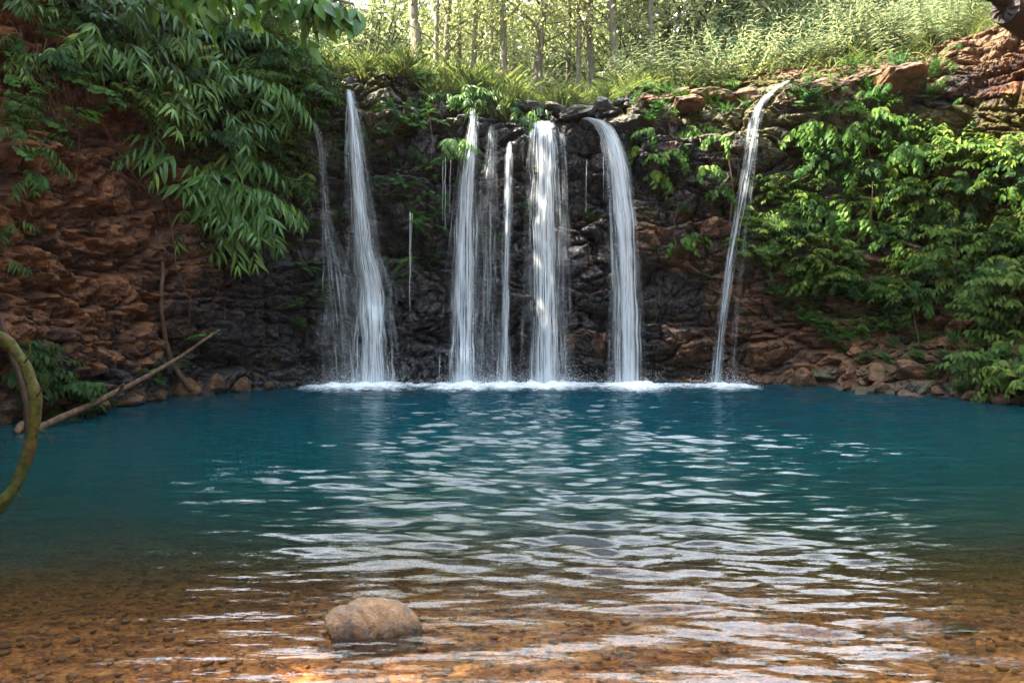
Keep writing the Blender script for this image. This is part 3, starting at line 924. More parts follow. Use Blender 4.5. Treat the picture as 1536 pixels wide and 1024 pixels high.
pr = np.random.default_rng(77)
for v in range(4):
    proto("bamboo", "leafy_bamboo", "bamboo", "stem", *grow(pr, 8, 1.3, .75, .6, .6, 1.4, LANCE, .42, .08, .2, 'alt', .6, .007))
for v in range(3):
    proto("fine", "narrow_leaved_shrub", "shrub", "stem", *grow(pr, 20, .85, .7, .7, .6, 1.3, LANCE, .19, .045, .15, 'alt', .3, .004))
for v in range(3):
    proto("round", "round_leaved_sprig", "round", "root", *grow(pr, 4, .85, .6, .3, .6, 1.2, ROUND, .17, .11, .2, 'pinn', .2, .005))
for v in range(3):
    proto("sprig", "hanging_sprig", "fern", "root", *grow(pr, 5, .7, .6, .1, .5, 2.0, LANCE, .22, .07, .3, 'pinn', .6, .004))
for v in range(4):
    proto("vine", "climbing_vine", "vine", "root", *grow(pr, 8, .9, .5, .35, .9, 2.6, OVATE, .22, .085, .08, 'alt', .75, .005))
for v in range(4):
    proto("shrub", "broadleaf_shrub", "shrub", "stem", *grow(pr, 18, .95, .7, .7, .95, 1.2, LOVATE, .20, .055, .2, 'alt', .45, .006))
for v in range(3):
    proto("fern", "fern", "fern", "stem", *grow(pr, 9, .62, .6, .65, .7, 2.0, LEAFLET, .12, .026, .12, 'pinn', .15, .004, taper=.85))
for v in range(3):
    proto("low", "low_shrub", "fern", "stem", *grow(pr, 22, .5, .6, .8, .7, 1.0, SMALL, .085, .028, .1, 'alt', .2, .004))
for v in range(3):
    proto("dark", "dark_leaved_shrub", "dark_leaf", "stem", *grow(pr, 14, 1.0, .8, .5, .6, 1.4, OVATE, .22, .06, .15, 'alt', .5, .006))
for v in range(4):
    proto("tuft", "grass_tuft", "grass", None, Geo(), tuft(pr, 90, .42, .45, .25))
for v in range(2):
    proto("hang", "hanging_grass_tuft", "grass", None, Geo(), tuft(pr, 80, .5, .5, 1.1))
for v in range(4):
    proto("bush", "leafy_bush", "bush_leaf", "stem", *grow(pr, 34, 1.9, .0, 1.0, .55, .35, LANCE, .30, .075, .15, 'alt', .25, .012, .18))

ORD = "first second third fourth fifth sixth seventh eighth ninth tenth eleventh twelfth thirteenth fourteenth fifteenth sixteenth seventeenth eighteenth nineteenth twentieth".split()
TENS = {2: "twenty", 3: "thirty", 4: "forty", 5: "fifty", 6: "sixty", 7: "seventy"}


def ordinal(i):
    if i < 20: return ORD[i]
    t, u = divmod(i + 1, 10)
    return (TENS[t] + "-" + ORD[u - 1]) if u else TENS[t][:-1] + "ieth"


LABELS = {}


def spawn(kind, loc, facing, scale, look, where, cat, group, px, tilt=0.0, squash=1.0):
    pl = PROTO[kind]
    name, lm, sm, meshes = pl[random.randrange(len(pl))]
    if meshes[0] is not None:
        o = empty(name, loc)
        for nm, me_, mt in (("stems", meshes[0], sm), ("foliage", meshes[1], lm)):
            link(nm, me_, M[mt], o)
    else:
        o = link(name, meshes[1], M[lm])
        o.location = loc
    o.rotation_euler = (tilt + random.uniform(-.25, .25), random.uniform(-.4, .4), math.atan2(-facing[0], facing[1]) + random.uniform(-.8, .8))
    o.scale = (scale, scale, scale * squash)
    tag(o, None, cat, group)
    LABELS.setdefault((look, where), []).append((px, o))
    return o


def on_wall(kind, look, where, cat, group, pts, scale=1.0, tilt=0.0):
    for q in pts:
        px, py = q[0], q[1]
        sc = scale * (q[2] if len(q) > 2 else 1.0) * random.uniform(.85, 1.15)
        loc, nrm = hit(px, py)
        f = shore_normal(loc)
        spawn(kind, loc + f * 0.02, f, sc, look, where, cat, group, px, tilt)


on_wall("bamboo", "arching bamboo spray with long drooping leaves", "on the upper left wall", "plant", "bamboo sprays on the left wall",
        [(150, 15), (205, 25), (262, 12), (318, 28), (372, 14), (125, 62), (185, 74), (243, 60), (303, 84), (362, 66), (206, 124), (258, 138), (324, 122), (384, 132), (236, 186), (296, 176), (346, 196), (394, 186), (266, 240), (334, 236), (384, 246)], 0.95)
on_wall("bamboo", "bamboo spray with glossy leaves", "in the clump low on the left wall", "plant", "bamboo sprays on the left wall",
        [(250, 292), (292, 276), (340, 290), (300, 328), (346, 340), (322, 306), (372, 350), (376, 300)], 0.95)
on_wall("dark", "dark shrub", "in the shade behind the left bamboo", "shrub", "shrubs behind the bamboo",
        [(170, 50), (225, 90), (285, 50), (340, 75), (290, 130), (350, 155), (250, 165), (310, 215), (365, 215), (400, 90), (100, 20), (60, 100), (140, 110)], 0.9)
on_wall("fine", "narrow-leaved green shrub", "where left wall meets the wet cliff", "shrub", "shrubs on the left shoulder of the cliff",
        [(392, 62), (424, 52), (452, 84), (402, 120), (440, 128), (466, 150), (410, 176), (444, 196), (472, 112), (424, 236), (440, 282), (398, 30), (360, 30), (430, 90), (380, 160)], 1.0)
on_wall("round", "sprig of paired round leaves", "on the left wall roots", "plant", "round-leaved sprigs",
        [(112, 82), (150, 104), (118, 138), (164, 160), (64, 140), (92, 180), (128, 30)], 0.85)
on_wall("sprig", "small hanging sprig", "on the bare orange wall at left", "plant", "hanging sprigs on the orange wall",
        [(22, 200), (52, 222), (78, 196), (30, 256), (14, 330), (62, 270), (6, 390), (24, 60), (50, 90), (14, 140)], 0.8)
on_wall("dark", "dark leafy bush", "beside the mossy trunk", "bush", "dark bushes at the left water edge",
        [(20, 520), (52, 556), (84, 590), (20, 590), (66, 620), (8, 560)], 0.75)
on_wall("fern", "small green fern", "on the wet rock left of the centre falls", "fern", "ferns on the wet cliff",
        [(490, 200), (506, 236), (585, 164), (604, 186), (572, 205), (622, 186), (646, 170), (560, 340), (580, 384), (478, 450), (440, 458), (620, 330), (642, 250), (430, 230), (442, 330), (452, 400), (600, 240), (500, 165)], 0.62)
on_wall("bamboo", "small leafy spray", "hanging over the lip of the centre falls", "plant", "leafy sprays on the crest",
        [(688, 158), (716, 150), (732, 162), (750, 154), (792, 178), (700, 214), (678, 214), (662, 150), (770, 165)], 0.48)
on_wall("vine", "leafy vine", "on the rock between the strong and slanting falls", "vine", "vines between the falls",
        [(958, 222), (972, 196), (986, 262), (1000, 228), (1044, 190), (1062, 200), (1082, 206), (1030, 196), (1062, 254), (1076, 284), (1086, 316), (1040, 356), (1020, 362), (975, 240)], 0.62)
on_wall("shrub", "dense green creeper", "on the cliff right of the slanting fall", "creeper", "creepers on the right cliff",
        [(1140, 276), (1166, 296), (1130, 326), (1152, 344), (1182, 334), (1202, 318), (1172, 376), (1212, 366), (1232, 388), (1192, 408), (1222, 424), (1252, 414), (1142, 396), (1128, 376), (1270, 384), (1290, 404)], 0.62)
on_wall("vine", "bright vine with broad hanging leaves", "on the dark right cliff", "vine", "broad-leaved vines on the right cliff",
        [(1216, 184), (1238, 190), (1226, 222), (1246, 250), (1290, 188), (1312, 178), (1334, 172), (1282, 240), (1302, 250), (1322, 222), (1262, 306), (1292, 316), (1240, 316), (1312, 300), (1342, 250), (1354, 190), (1362, 222), (1200, 210)], 0.82)
on_wall("shrub", "leafy light green shrub", "on the right bank above the water", "shrub", "shrubs on the right bank",
        [(1402, 212), (1442, 236), (1482, 240), (1522, 236), (1392, 290), (1432, 300), (1472, 292), (1512, 292), (1422, 350), (1462, 370), (1502, 370), (1530, 392), (1442, 420), (1492, 440), (1530, 462), (1472, 482), (1522, 512), (1502, 552), (1530, 572), (1382, 252), (1372, 330), (1400, 390), (1518, 405), (1534, 425), (1528, 440)], 0.92)
on_wall("low", "low mossy shrub", "above the brown rocks at right", "shrub", "low shrubs above the right shore",
        [(1182, 462), (1212, 482), (1242, 494), (1272, 474), (1302, 452), (1332, 464), (1352, 494), (1292, 498), (1170, 444), (1262, 446), (1372, 434), (1402, 436), (1222, 456), (1320, 494)], 1.0)
on_wall("fern", "fern", "on the bank under the right creepers", "fern", "ferns on the right bank",
        [(1342, 440), (1324, 430), (1366, 470), (1250, 470), (1290, 440), (1398, 470), (1420, 560), (1468, 572), (1200, 440)], 0.8)
on_wall("sprig", "little sprig", "on the bare soil at top right", "plant", "sprigs on the top right soil",
        [(1332, 128), (1352, 148), (1422, 92), (1442, 62), (1384, 128), (1452, 150), (1300, 140), (1270, 130)], 0.6)
on_wall("fern", "tiny plant", "in the left shore stones", "plant", "small plants on the left shore", [(216, 560), (232, 572), (236, 545), (130, 585), (265, 550)], 0.45)


def inside(px, py, poly):
    c = False
    for (x1, y1), (x2, y2) in zip(poly, poly[1:] + poly[:1]):
        if (y1 > py) != (y2 > py) and px < (x2 - x1) * (py - y1) / (y2 - y1) + x1: c = not c
    return c


def scatter(n, poly, gap, seed):
    r = random.Random(seed); out = []
    xs, ys_ = [p[0] for p in poly], [p[1] for p in poly]
    for _ in range(n * 60):
        px, py = r.uniform(min(xs), max(xs)), r.uniform(min(ys_), max(ys_))
        if inside(px, py, poly) and all(math.hypot(px - a, py - b) > gap for a, b in out): out.append((px, py))
        if len(out) >= n: break
    return out


LEFT_P = [(90, -20), (470, -20), (470, 140), (455, 270), (400, 290), (330, 270), (250, 230), (180, 150), (120, 80)]
RIGHT_P = [(1150, 300), (1240, 210), (1330, 190), (1400, 235), (1536, 225), (1536, 560), (1480, 520), (1400, 450), (1300, 430), (1200, 420), (1150, 390)]
on_wall("fine", "thin-leaved shrub", "filling the upper left wall", "shrub", "thin-leaved shrubs on the left wall", scatter(44, LEFT_P, 26, 1), .8)
LEFT_Q = [(0, -20), (130, -20), (150, 110), (60, 200), (0, 240)]
on_wall("fine", "thin-leaved shrub", "at the top left corner of the wall", "shrub", "thin-leaved shrubs at the top left", scatter(9, LEFT_Q, 28, 21), .7)
on_wall("round", "sprig of round leaves", "at the top left corner of the wall", "plant", "round-leaved sprigs at the top left", scatter(10, LEFT_Q, 32, 22), .8)
on_wall("bamboo", "short bamboo spray", "at the top left corner of the wall", "plant", "short bamboo sprays at the top left", scatter(4, LEFT_Q, 40, 23), .5)
on_wall("fern", "green fern", "among the bamboo on the left wall", "fern", "ferns on the left wall", scatter(20, LEFT_P, 40, 2), .9)
on_wall("shrub", "leafy green shrub", "among the bamboo on the left wall", "shrub", "leafy shrubs on the left wall", scatter(16, LEFT_P, 50, 3), .7)
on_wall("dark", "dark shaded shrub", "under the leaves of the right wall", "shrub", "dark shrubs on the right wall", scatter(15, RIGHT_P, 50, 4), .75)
on_wall("fine", "narrow-leaved shrub", "covering the right wall", "shrub", "narrow-leaved shrubs on the right wall", scatter(30, RIGHT_P, 38, 5), .75)
on_wall("vine", "leafy vine", "covering the right wall", "vine", "vines over the right wall", scatter(26, RIGHT_P, 42, 6), .75)
on_wall("fern", "fern", "growing through the right wall", "fern", "ferns on the right wall", scatter(18, RIGHT_P, 50, 7), .9)
on_wall("low", "small-leaved plant", "on the rim right of the slanting fall", "plant", "small plants on the right rim", scatter(16, [(1190, 130), (1300, 105), (1420, 95), (1430, 150), (1300, 180), (1200, 175)], 26, 8), .8)
on_wall("low", "small-leaved plant", "on the rim left of the slanting fall", "plant", "small plants on the middle rim", scatter(14, [(950, 150), (1110, 130), (1120, 170), (960, 190)], 22, 9), .6)
on_wall("fern", "small fern", "on the face between the falls", "fern", "small ferns between the falls", scatter(34, [(480, 150), (690, 160), (690, 300), (650, 420), (600, 440), (590, 300), (480, 260)], 20, 10), .55)
on_wall("low", "small mossy plant", "on the earthy bank at lower right", "plant", "mossy plants on the lower right bank", scatter(26, [(1230, 510), (1440, 500), (1536, 540), (1536, 600), (1420, 585), (1300, 560)], 22, 12), .55)
on_wall("low", "mossy cushion plant", "on the wet face between the falls", "plant", "cushion plants on the wet face", scatter(48, [(420, 180), (690, 160), (1080, 220), (1060, 420), (870, 330), (660, 400), (440, 500)], 26, 11), .48)


# crest: tufts of grass in a row, then the grass on the ground behind
crest_px = 768 + FPX * (SX + NX * (prof_B[6] + .1)) / (SY + NY * (prof_B[6] + .1))


def crest(px, back_):
    sel = np.where((fine > cs[4]) & (fine < cs[20]))[0]
    i = sel[int(np.argmin(np.abs(crest_px[sel] - px)))]
    x, y = SX[i] + NX[i] * (prof_B[6][i] + back_), SY[i] + NY[i] * (prof_B[6][i] + back_)
    return Vector((x, y, ground(x, y))), Vector((-NX[i], -NY[i], 0))


for k, px in enumerate(range(396, 905, 11)):
    for b_ in ((0.02, 0.35) if k % 2 else (0.12,)):
        if 780 < px < 900 and b_ < 0.1: b_ = 0.5
        p, f = crest(px + random.uniform(-4, 4), b_)
        spawn("tuft", p, f, random.uniform(.5, 1.0), "grass tuft", "along the crest above the falls", "grass tuft", "grass tufts along the crest", px)
for k, px in enumerate(range(388, 1000, 17)):
    kd = ("fine", "low", "shrub", "fern", "low")[k % 5]
    p, f = crest(px + random.uniform(-6, 6), random.uniform(.05, 1.0) if not 770 < px < 930 else random.uniform(.7, 1.4))
    spawn(kd, p, f, random.uniform(.55, .95), {"fine": "narrow-leaved plant", "low": "small-leaved plant", "shrub": "broad-leaved plant", "fern": "fern"}[kd], "in the grass on the crest", "plant", "leafy plants on the crest", px, -.5)
for px in (428, 448, 480, 506, 552, 596, 612, 650, 672, 705, 742, 760):
    p, f = crest(px, -0.05)
    spawn("hang", p, f, random.uniform(.8, 1.2), "grass tuft hanging down", "over the crest edge", "grass tuft", "grass hanging over the crest", px)
gr = np.random.default_rng(9)
GG = Geo()
sel = np.where((fine > cs[5]) & (fine < cs[20]))[0]
idx = gr.choice(sel, 15000); bk = 0.25 + np.abs(gr.normal(0, 2.6, 15000))
X0, Y0 = SX[idx] + NX[idx] * (prof_B[6][idx] + bk), SY[idx] + NY[idx] * (prof_B[6][idx] + bk)
keep = ~((fine[idx] > cs[15]) & (bk < 1.3 + gr.uniform(-.4, .6, 15000)))
X0, Y0 = X0[keep], Y0[keep]
Z0 = np.array([ground(a, b) for a, b in zip(X0, Y0)])
n = len(X0)
aa = gr.uniform(0, 6.283, n); le = np.abs(gr.normal(0, .5, n))
GG.leaves(BLADE, np.stack([X0, Y0, Z0 - .02], -1), np.stack([np.cos(aa) * le, np.sin(aa) * le, np.ones(n)], -1), np.stack([np.cos(aa), np.sin(aa), -np.full(n, .4)], -1) * -1, gr.uniform(.2, .7, n), np.clip(gr.normal(.55, .22, n), 0, 1))
tag(GG.build("grass", M["grass"]), "sunlit grass growing on the ground behind the crest", "grass", kind="stuff")


# ------------------------------------------------------------------ trees
def tree_geo(r, h, rad, z0, spread, nl, per, ls, lean=0.0, tmpl=SMALL, crown_top=1.0, cluster=0.45):
    W, Lf = Geo(), Geo()
    n = 14
    bend = r.normal(0, .25, 2)
    pts = []
    for i in range(n):
        t = i / (n - 1)
        pts.append((lean * t * h + bend[0] * math.sin(t * 3) * .6, bend[1] * math.sin(t * 2.4) * .6, -0.3 + t * (h + .3)))
    pts = np.array(pts)
    W.tube(pts, rad * (1 - 0.75 * np.linspace(0, 1, n)) * (1 + .5 * np.exp(-np.linspace(0, 1, n) * 14)), 9)
    ends = []
    for k_ in range(nl):
        z = z0 + (h * crown_top - z0) * (k_ + r.uniform(0, 1)) / nl
        t = np.clip((z + .3) / (h + .3), 0, 1) * (n - 1)
        i = min(int(t), n - 2); p = pts[i] + (pts[i + 1] - pts[i]) * (t - i)
        a = r.uniform(0, 6.283); L = spread * r.uniform(.4, 1.1) * (1 - .4 * (z - z0) / (h - z0 + .01))
        d = unit((math.cos(a), math.sin(a), r.uniform(.2, .9)))
        lp = [p]
        for s in range(6):
            d = unit(d + r.normal(0, .18, 3) + np.array([0, 0, -.04]))
            lp.append(lp[-1] + d * L / 6)
            if s > 1: ends.append(lp[-1])
            if s > 2:
                dd = unit(d + r.normal(0, .8, 3)); e = lp[-1] + dd * L * .25
                W.tube([lp[-1], (lp[-1] + e) / 2 + r.normal(0, .03, 3), e], [rad * .06, rad * .045, rad * .02], 4, cap=False)
                ends.append(e)
        W.tube(lp, np.linspace(rad * .3, rad * .06, 7), 5, cap=False)
    ends = np.array(ends)
    m = len(ends) * per
    c = np.repeat(ends, per, 0) + r.normal(0, cluster, (m, 3)) * np.array([1, 1, .7])
    ct = np.repeat(r.uniform(.15, .85, len(ends)), per)
    Lf.leaves(tmpl, c, r.normal(0, 1, (m, 3)) + np.array([0, 0, -.5]), r.normal(0, .6, (m, 3)) + np.array([0, 0, 1]), ls * r.uniform(.6, 1.25, m), np.clip(ct + r.normal(0, .15, m), 0, .97))
    return W.mesh("trunk"), Lf.mesh("crown")


tr = np.random.default_rng(31)
T_THIN = [tree_geo(tr, 10.5, .10, 1.6, 2.2, 22, 13, .15) for _ in range(3)]
T_MID = [tree_geo(tr, 11.0, .14, 2.2, 2.8, 26, 14, .17, lean=l) for l in (0.05, -0.08, 0.12)]
T_BIG = [tree_geo(tr, 13.0, .30, 0.8, 3.8, 52, 46, .40, tmpl=OVATE, cluster=.6) for _ in range(2)]


def plant_tree(name, meshes, x, y, s, rz, look, where, group, px, lm="tree_leaf", z=None, stretch=1.0):
    o = empty(name, (x, y, ground(x, y) - .05 if z is None else z), (0, 0, rz), s)
    o.scale = (s, s, s * stretch)
    link("trunk", meshes[0], M["bark"], o); link("crown", meshes[1], M[lm], o)
    tag(o, None, "tree", group)
    LABELS.setdefault((look, where), []).append((px, o))


for (px, Yt, s, k_) in [(638, 21, 1.1, 'm'), (664, 23.5, .8, 'm'), (690, 25, .8, 't'), (795, 22, .95, 'm'), (828, 26, .9, 't'), (850, 24, .85, 't'), (884, 21.5, 1.0, 't'), (914, 22.5, 1.05, 't'), (942, 27, .95, 'm'),
                        (560, 26, .8, 't'), (736, 28, .9, 't'), (990, 25, 1.0, 'm'), (1040, 28, 1.0, 't'), (1110, 27, .9, 'm'), (1190, 29, 1.0, 't'), (500, 28, .9, 't'), (770, 31, 1.0, 't'), (610, 31, 1.0, 'm'), (870, 32, 1.0, 't'), (712, 34, 1.1, 'm'), (1280, 30, 1.0, 'm'), (450, 25, .9, 'm'), (652, 20.6, .8, 't'), (706, 20.8, .8, 't'), (756, 20.6, .75, 'm'), (808, 20.9, .7, 't'), (866, 20.7, .75, 't'), (928, 20.9, .8, 'm'), (976, 21, .8, 't')]:
    x = (px - 768) / FPX * Yt
    T = (T_THIN if k_ == 't' else T_MID)
    plant_tree("forest_tree", T[tr.integers(3)], x, Yt, s, tr.uniform(0, 6.28), "slender forest tree" if k_ == 't' else "forest tree with a thicker bent trunk", "in sunlight behind the crest", "trees behind the crest", px)
for (x, y, s) in [(-8.3, 12.2, .6), (-9.6, 10.2, .96), (-10.2, 7.3, .95), (-12.5, 6.0, .95), (-12.2, 9.2, .8), (-14.2, 6.4, 1.0), (-11.5, 4.2, 1.0), (-14.5, 4.0, 1.0), (-12.8, 3.0, .7)]:  # unseen trees placed to keep sun and sky off the pool
    plant_tree("added_shade_tree", T_BIG[tr.integers(2)], x, y, s, tr.uniform(0, 6.28), "unseen tall tree added for shade", "on top of the left wall", "added shade trees above the left wall", 768 + FPX * x / max(y, 3), "shrub")
for (x, y, s) in [(13.0, 15.0, .8), (13.5, 9.0, .9), (14.5, 20.0, .8)]:  # trees added on the right to block sky light
    plant_tree("added_shade_tree", T_BIG[tr.integers(2)], x, y, s, tr.uniform(0, 6.28), "unseen tall tree added for shade", "on top of the right bank", "added shade trees above the right bank", 768 + FPX * x / y, "shrub")

for (x, y, s) in [(-12, -8, 1.1), (-9, -10, 1.2), (-3, -13, 1.2), (4, -12, 1.15), (10, -10, 1.2), (14, -3, 1.1), (15, 3, .9)]:  # unseen trees added around the camera to cut the frontal sky fill
    plant_tree("added_shade_tree", T_BIG[tr.integers(2)], x, y, s, tr.uniform(0, 6.28), "unseen tall tree added for shade", "round the near side of the glade", "added shade trees round the glade", 768 + 40 * x, "shrub", z=0.8)

# bushes behind the crest
for (px, Yb, s) in [(955, 20.0, .8), (985, 19.0, .75), (1030, 18.6, .8), (1075, 18.8, .9), (1120, 18.4, .8), (1165, 18.8, .8), (1210, 18.6, .8), (1255, 18.2, .8), (1300, 18.0, .8), (1345, 17.8, .75), (1390, 17.6, .75), (1425, 17.4, .6),
                    (970, 22, 1.1), (1020, 21.5, 1.1), (1065, 22.5, 1.2), (1110, 21.5, 1.1), (1160, 22, 1.2), (1205, 21.5, 1.1), (1250, 22, 1.1), (1300, 21.5, 1.1), (1350, 21, 1.0), (1400, 20.5, 1.0), (1440, 20, .9),
                    (1000, 26, 1.4), (1060, 26, 1.5), (1120, 25.5, 1.4), (1180, 26, 1.5), (1240, 25, 1.4), (1300, 25, 1.4), (1360, 24.5, 1.3), (1420, 24, 1.3), (1480, 22, 1.2), (1470, 18, .7)]:
    x = (px - 768) / FPX * Yb
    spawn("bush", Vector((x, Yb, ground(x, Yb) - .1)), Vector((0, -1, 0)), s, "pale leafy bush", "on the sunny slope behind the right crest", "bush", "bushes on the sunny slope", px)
for (px, Yb, s) in [(400, 18.5, .7), (440, 19, .7), (480, 20, .65), (520, 19.5, .6), (565, 20, .6), (600, 22, .75), (655, 21, .6), (700, 20.5, .6), (745, 21, .65), (780, 19.5, .5), (830, 20, .55), (860, 22, .7), (905, 20.5, .6), (930, 19.5, .6), (540, 24, 1.0), (720, 25, .9), (810, 26, 1.0), (620, 26, .9), (420, 22, 1.0), (880, 27, 1.0)]:
    x = (px - 768) / FPX * Yb
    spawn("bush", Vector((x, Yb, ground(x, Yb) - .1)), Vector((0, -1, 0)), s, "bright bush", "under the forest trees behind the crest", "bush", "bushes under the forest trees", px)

sr_ = np.random.default_rng(66)
for k in range(34):
    px = 380 + k * 32 + sr_.uniform(-14, 14); Yb = sr_.uniform(23, 33)
    if 600 < px < 960 and k % 3: continue
    x = (px - 768) / FPX * Yb
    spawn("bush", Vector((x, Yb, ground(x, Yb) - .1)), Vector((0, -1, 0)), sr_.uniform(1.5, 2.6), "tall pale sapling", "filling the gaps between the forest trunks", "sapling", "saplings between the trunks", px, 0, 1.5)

# the far wood, one mass
fw = np.random.default_rng(3)
n = 60000
FX = fw.uniform(-30, 34, n); FY = fw.uniform(35, 56, n)
topz = 13.5 + 3.5 * fbm(FX * .12, FY * .08, 201, 4)
FZ = 6 + (topz - 4) * fw.uniform(0, 1, n) ** .8
okc = fbm(FX * .45 + FY * .2, FZ * .55, 205, 3) > -0.12
FX, FY, FZ = FX[okc], FY[okc], FZ[okc]; n = len(FX)
WD = Geo()
WD.leaves(FAR, np.stack([FX, FY, FZ], -1), fw.normal(0, 1, (n, 3)), fw.normal(0, .6, (n, 3)) + np.array([0, 0, 1]), fw.uniform(.45, 1.0, n), np.clip(.5 + .35 * fbm(FX * .5, FZ * .6, 207, 3) + fw.normal(0, .12, n), 0, .97))
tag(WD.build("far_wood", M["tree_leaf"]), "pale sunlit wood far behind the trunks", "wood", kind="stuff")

# ------------------------------------------------------------------ rocks
def rock_mesh(r, name, sub=4, sx=(1, .8, .6), rough=.25, cut=7):
    import bmesh
    bm = bmesh.new()
    bmesh.ops.create_icosphere(bm, subdivisions=sub, radius=1.0)
    V = np.array([v.co[:] for v in bm.verts])
    F = np.array([[l.vert.index for l in f.loops] for f in bm.faces])
    bm.free()
    for _ in range(cut):                                 # broken faces
        nn = unit(r.normal(0, 1, 3)); dcut = r.uniform(.55, .92)
        h_ = V @ nn - dcut
        V = V - np.maximum(h_, 0)[:, None] * nn[None] * .9
    s = r.integers(1000)
    V = V * (1 + rough * fbm(V[:, 0] * 1.6 + V[:, 2] * 1.1 + s, V[:, 1] * 1.6 - V[:, 2] * .9, int(s), 4) + rough * .35 * fbm(V[:, 0] * 6 + V[:, 2] * 5, V[:, 1] * 6 - V[:, 2] * 4, int(s) + 5, 4))[:, None]
    return make_mesh(name, V * np.array(sx)[None], F, sub == 5)


rk = np.random.default_rng(55)
ROCKS = [rock_mesh(rk, "rock", 4, (1, rk.uniform(.6, .9), rk.uniform(.45, .75)), .28, 9) for _ in range(6)]
DROCKS = [m_.copy() for m_ in ROCKS]


def put_rock(px, py, w, look, where, group, mat="shore", sink=.3, z=None, zs=1.0):
    loc, _ = hit(px, py)
    on_water = CAM[1] + CAM[2] / max(1e-3, -(ray(px, py).z))
    Yr = min(loc.y, on_water if ray(px, py).z < 0 else 99)
    p = at(px, py, Yr)
    s = w / 2 / FPX * Yr
    o = link("rock", (ROCKS if mat == "shore" else DROCKS)[rk.integers(6)], M[mat])
    o.location = (p.x, p.y - s * .2, max(p.z, -.05) if z is None else z)
    o.scale = (s, s, s * zs); o.rotation_euler = (rk.uniform(-.3, .3), rk.uniform(-.3, .3), rk.uniform(0, 6.28))
    tag(o, None, "rock", group)
    LABELS.setdefault((look, where), []).append((px, o))


for (px, py, w) in [(1148, 573, 30), (1170, 572, 18), (1204, 570, 50), (1268, 581, 24), (1318, 582, 34), (1344, 586, 18), (1402, 590, 30), (1452, 595, 52), (1500, 601, 24), (1530, 604, 40),
                    (1322, 560, 56), (1366, 556, 62)]:
    put_rock(px, py, w, "brown rock", "along the right shore at the waterline", "rocks along the right shore")
for (px, py, w) in [(1236, 562, 52), (1294, 590, 34), (1374, 584, 40)]:
    put_rock(px, py, w, "dark wet rock", "standing out of the right shore", "dark rocks on the right shore", "dark_rock", zs=1.3)
for (px, py, w) in [(112, 612, 52), (142, 609, 26), (158, 606, 18), (188, 601, 60), (222, 597, 22), (240, 594, 34), (268, 590, 20), (284, 587, 56), (318, 582, 24), (338, 580, 16), (364, 580, 40), (404, 578, 18), (210, 588, 30), (326, 572, 34), (436, 578, 24), (300, 578, 20)]:
    put_rock(px, py, w, "reddish stone", "at the foot of the left wall", "stones along the left shore")
for (px, py, w) in [(836, 162, 40), (866, 170, 66), (936, 188, 58), (800, 158, 34), (905, 158, 44)]:
    put_rock(px, py, w, "dark rock", "on the lip of the centre falls", "dark rocks on the lip", "dark_rock", zs=.62)
for (px, py, w) in [(975, 160, 70), (1030, 158, 60), (1070, 150, 84), (1120, 146, 60), (1010, 142, 50), (1230, 130, 70), (1290, 118, 60), (1340, 120, 80)]:
    put_rock(px, py, w, "mossy brown rock", "set into the rim beside the slanting fall", "mossy rocks on the rim", zs=.5)

# the boulder standing in the shallows
bo = rock_mesh(np.random.default_rng(8), "boulder", 5, (.255, .17, .19), .15, 4)
b = link("boulder", bo, M["boulder"])
b.location = at(560, 948, 3.98); b.location.z = -0.05
b.rotation_euler = (0, R(6), R(8))
tag(b, "rounded pinkish brown boulder standing in the clear shallows", "boulder")
sb = rock_mesh(np.random.default_rng(18), "stone", 4, (.05, .05, .05), .25, 6)
s_ = link("stone", sb, M["dark_rock"]); s_.location = at(617, 946, 3.95); s_.location.z = .005
tag(s_, "small dark wet stone against the right end of the boulder", "stone")
for (px, py, w, look) in [(1345, 889, 40, "dark greenish stone lying under shallow water at right"), (1440, 910, 54, "larger dark stone lying under shallow water at right"), (797, 985, 24, "small grey stone under water right of the boulder"), (1260, 1003, 30, "flat dark stone under water near the bottom right")]:
    Yr = CAM[2] / -ray(px, py).z
    s = w / 2 / FPX * Yr
    o = link("sunken_stone", DROCKS[rk.integers(6)], M["dark_rock"])
    p = at(px, py, Yr); o.location = (p.x, p.y, float(bed_z(np.array([p.x]), np.array([p.y]))[0]) + s * .25)
    o.scale = (s, s * .8, s * .6); tag(o, look, "stone")
# loose pebbles on the bed
PB = Geo()
pbv = rock_mesh(np.random.default_rng(4), "pebble", 1, (1, .75, .35), .2, 3)
pv = np.array([v.co[:] for v in pbv.vertices]); pf = np.array([p.vertices[:] for p in pbv.polygons])
n = 3800
PYs = 2.6 + 4.2 * rk.uniform(0, 1, n) ** 1.3; PXs = rk.uniform(-1, 1, n) * (PYs * .8 + .4)
PZs = bed_z(PXs, PYs); an = rk.uniform(0, 6.28, n); sz = .012 + .03 * rk.uniform(0, 1, n) ** 3
ca, sa = np.cos(an), np.sin(an)
VV = np.stack([pv[None, :, 0] * ca[:, None] - pv[None, :, 1] * sa[:, None], pv[None, :, 0] * sa[:, None] + pv[None, :, 1] * ca[:, None], np.repeat(pv[None, :, 2], n, 0)], -1) * sz[:, None, None] + np.stack([PXs, PYs, PZs + .018], -1)[:, None]
PB.add(VV.reshape(-1, 3), (pf[None] + (np.arange(n) * len(pv))[:, None, None]).reshape(-1, 3), np.repeat(rk.uniform(0, 1, n), len(pv)))
tag(PB.build("pebbles", M["pebble"]), "flat brown pebbles scattered over the bed of the shallows", "pebbles", kind="stuff")

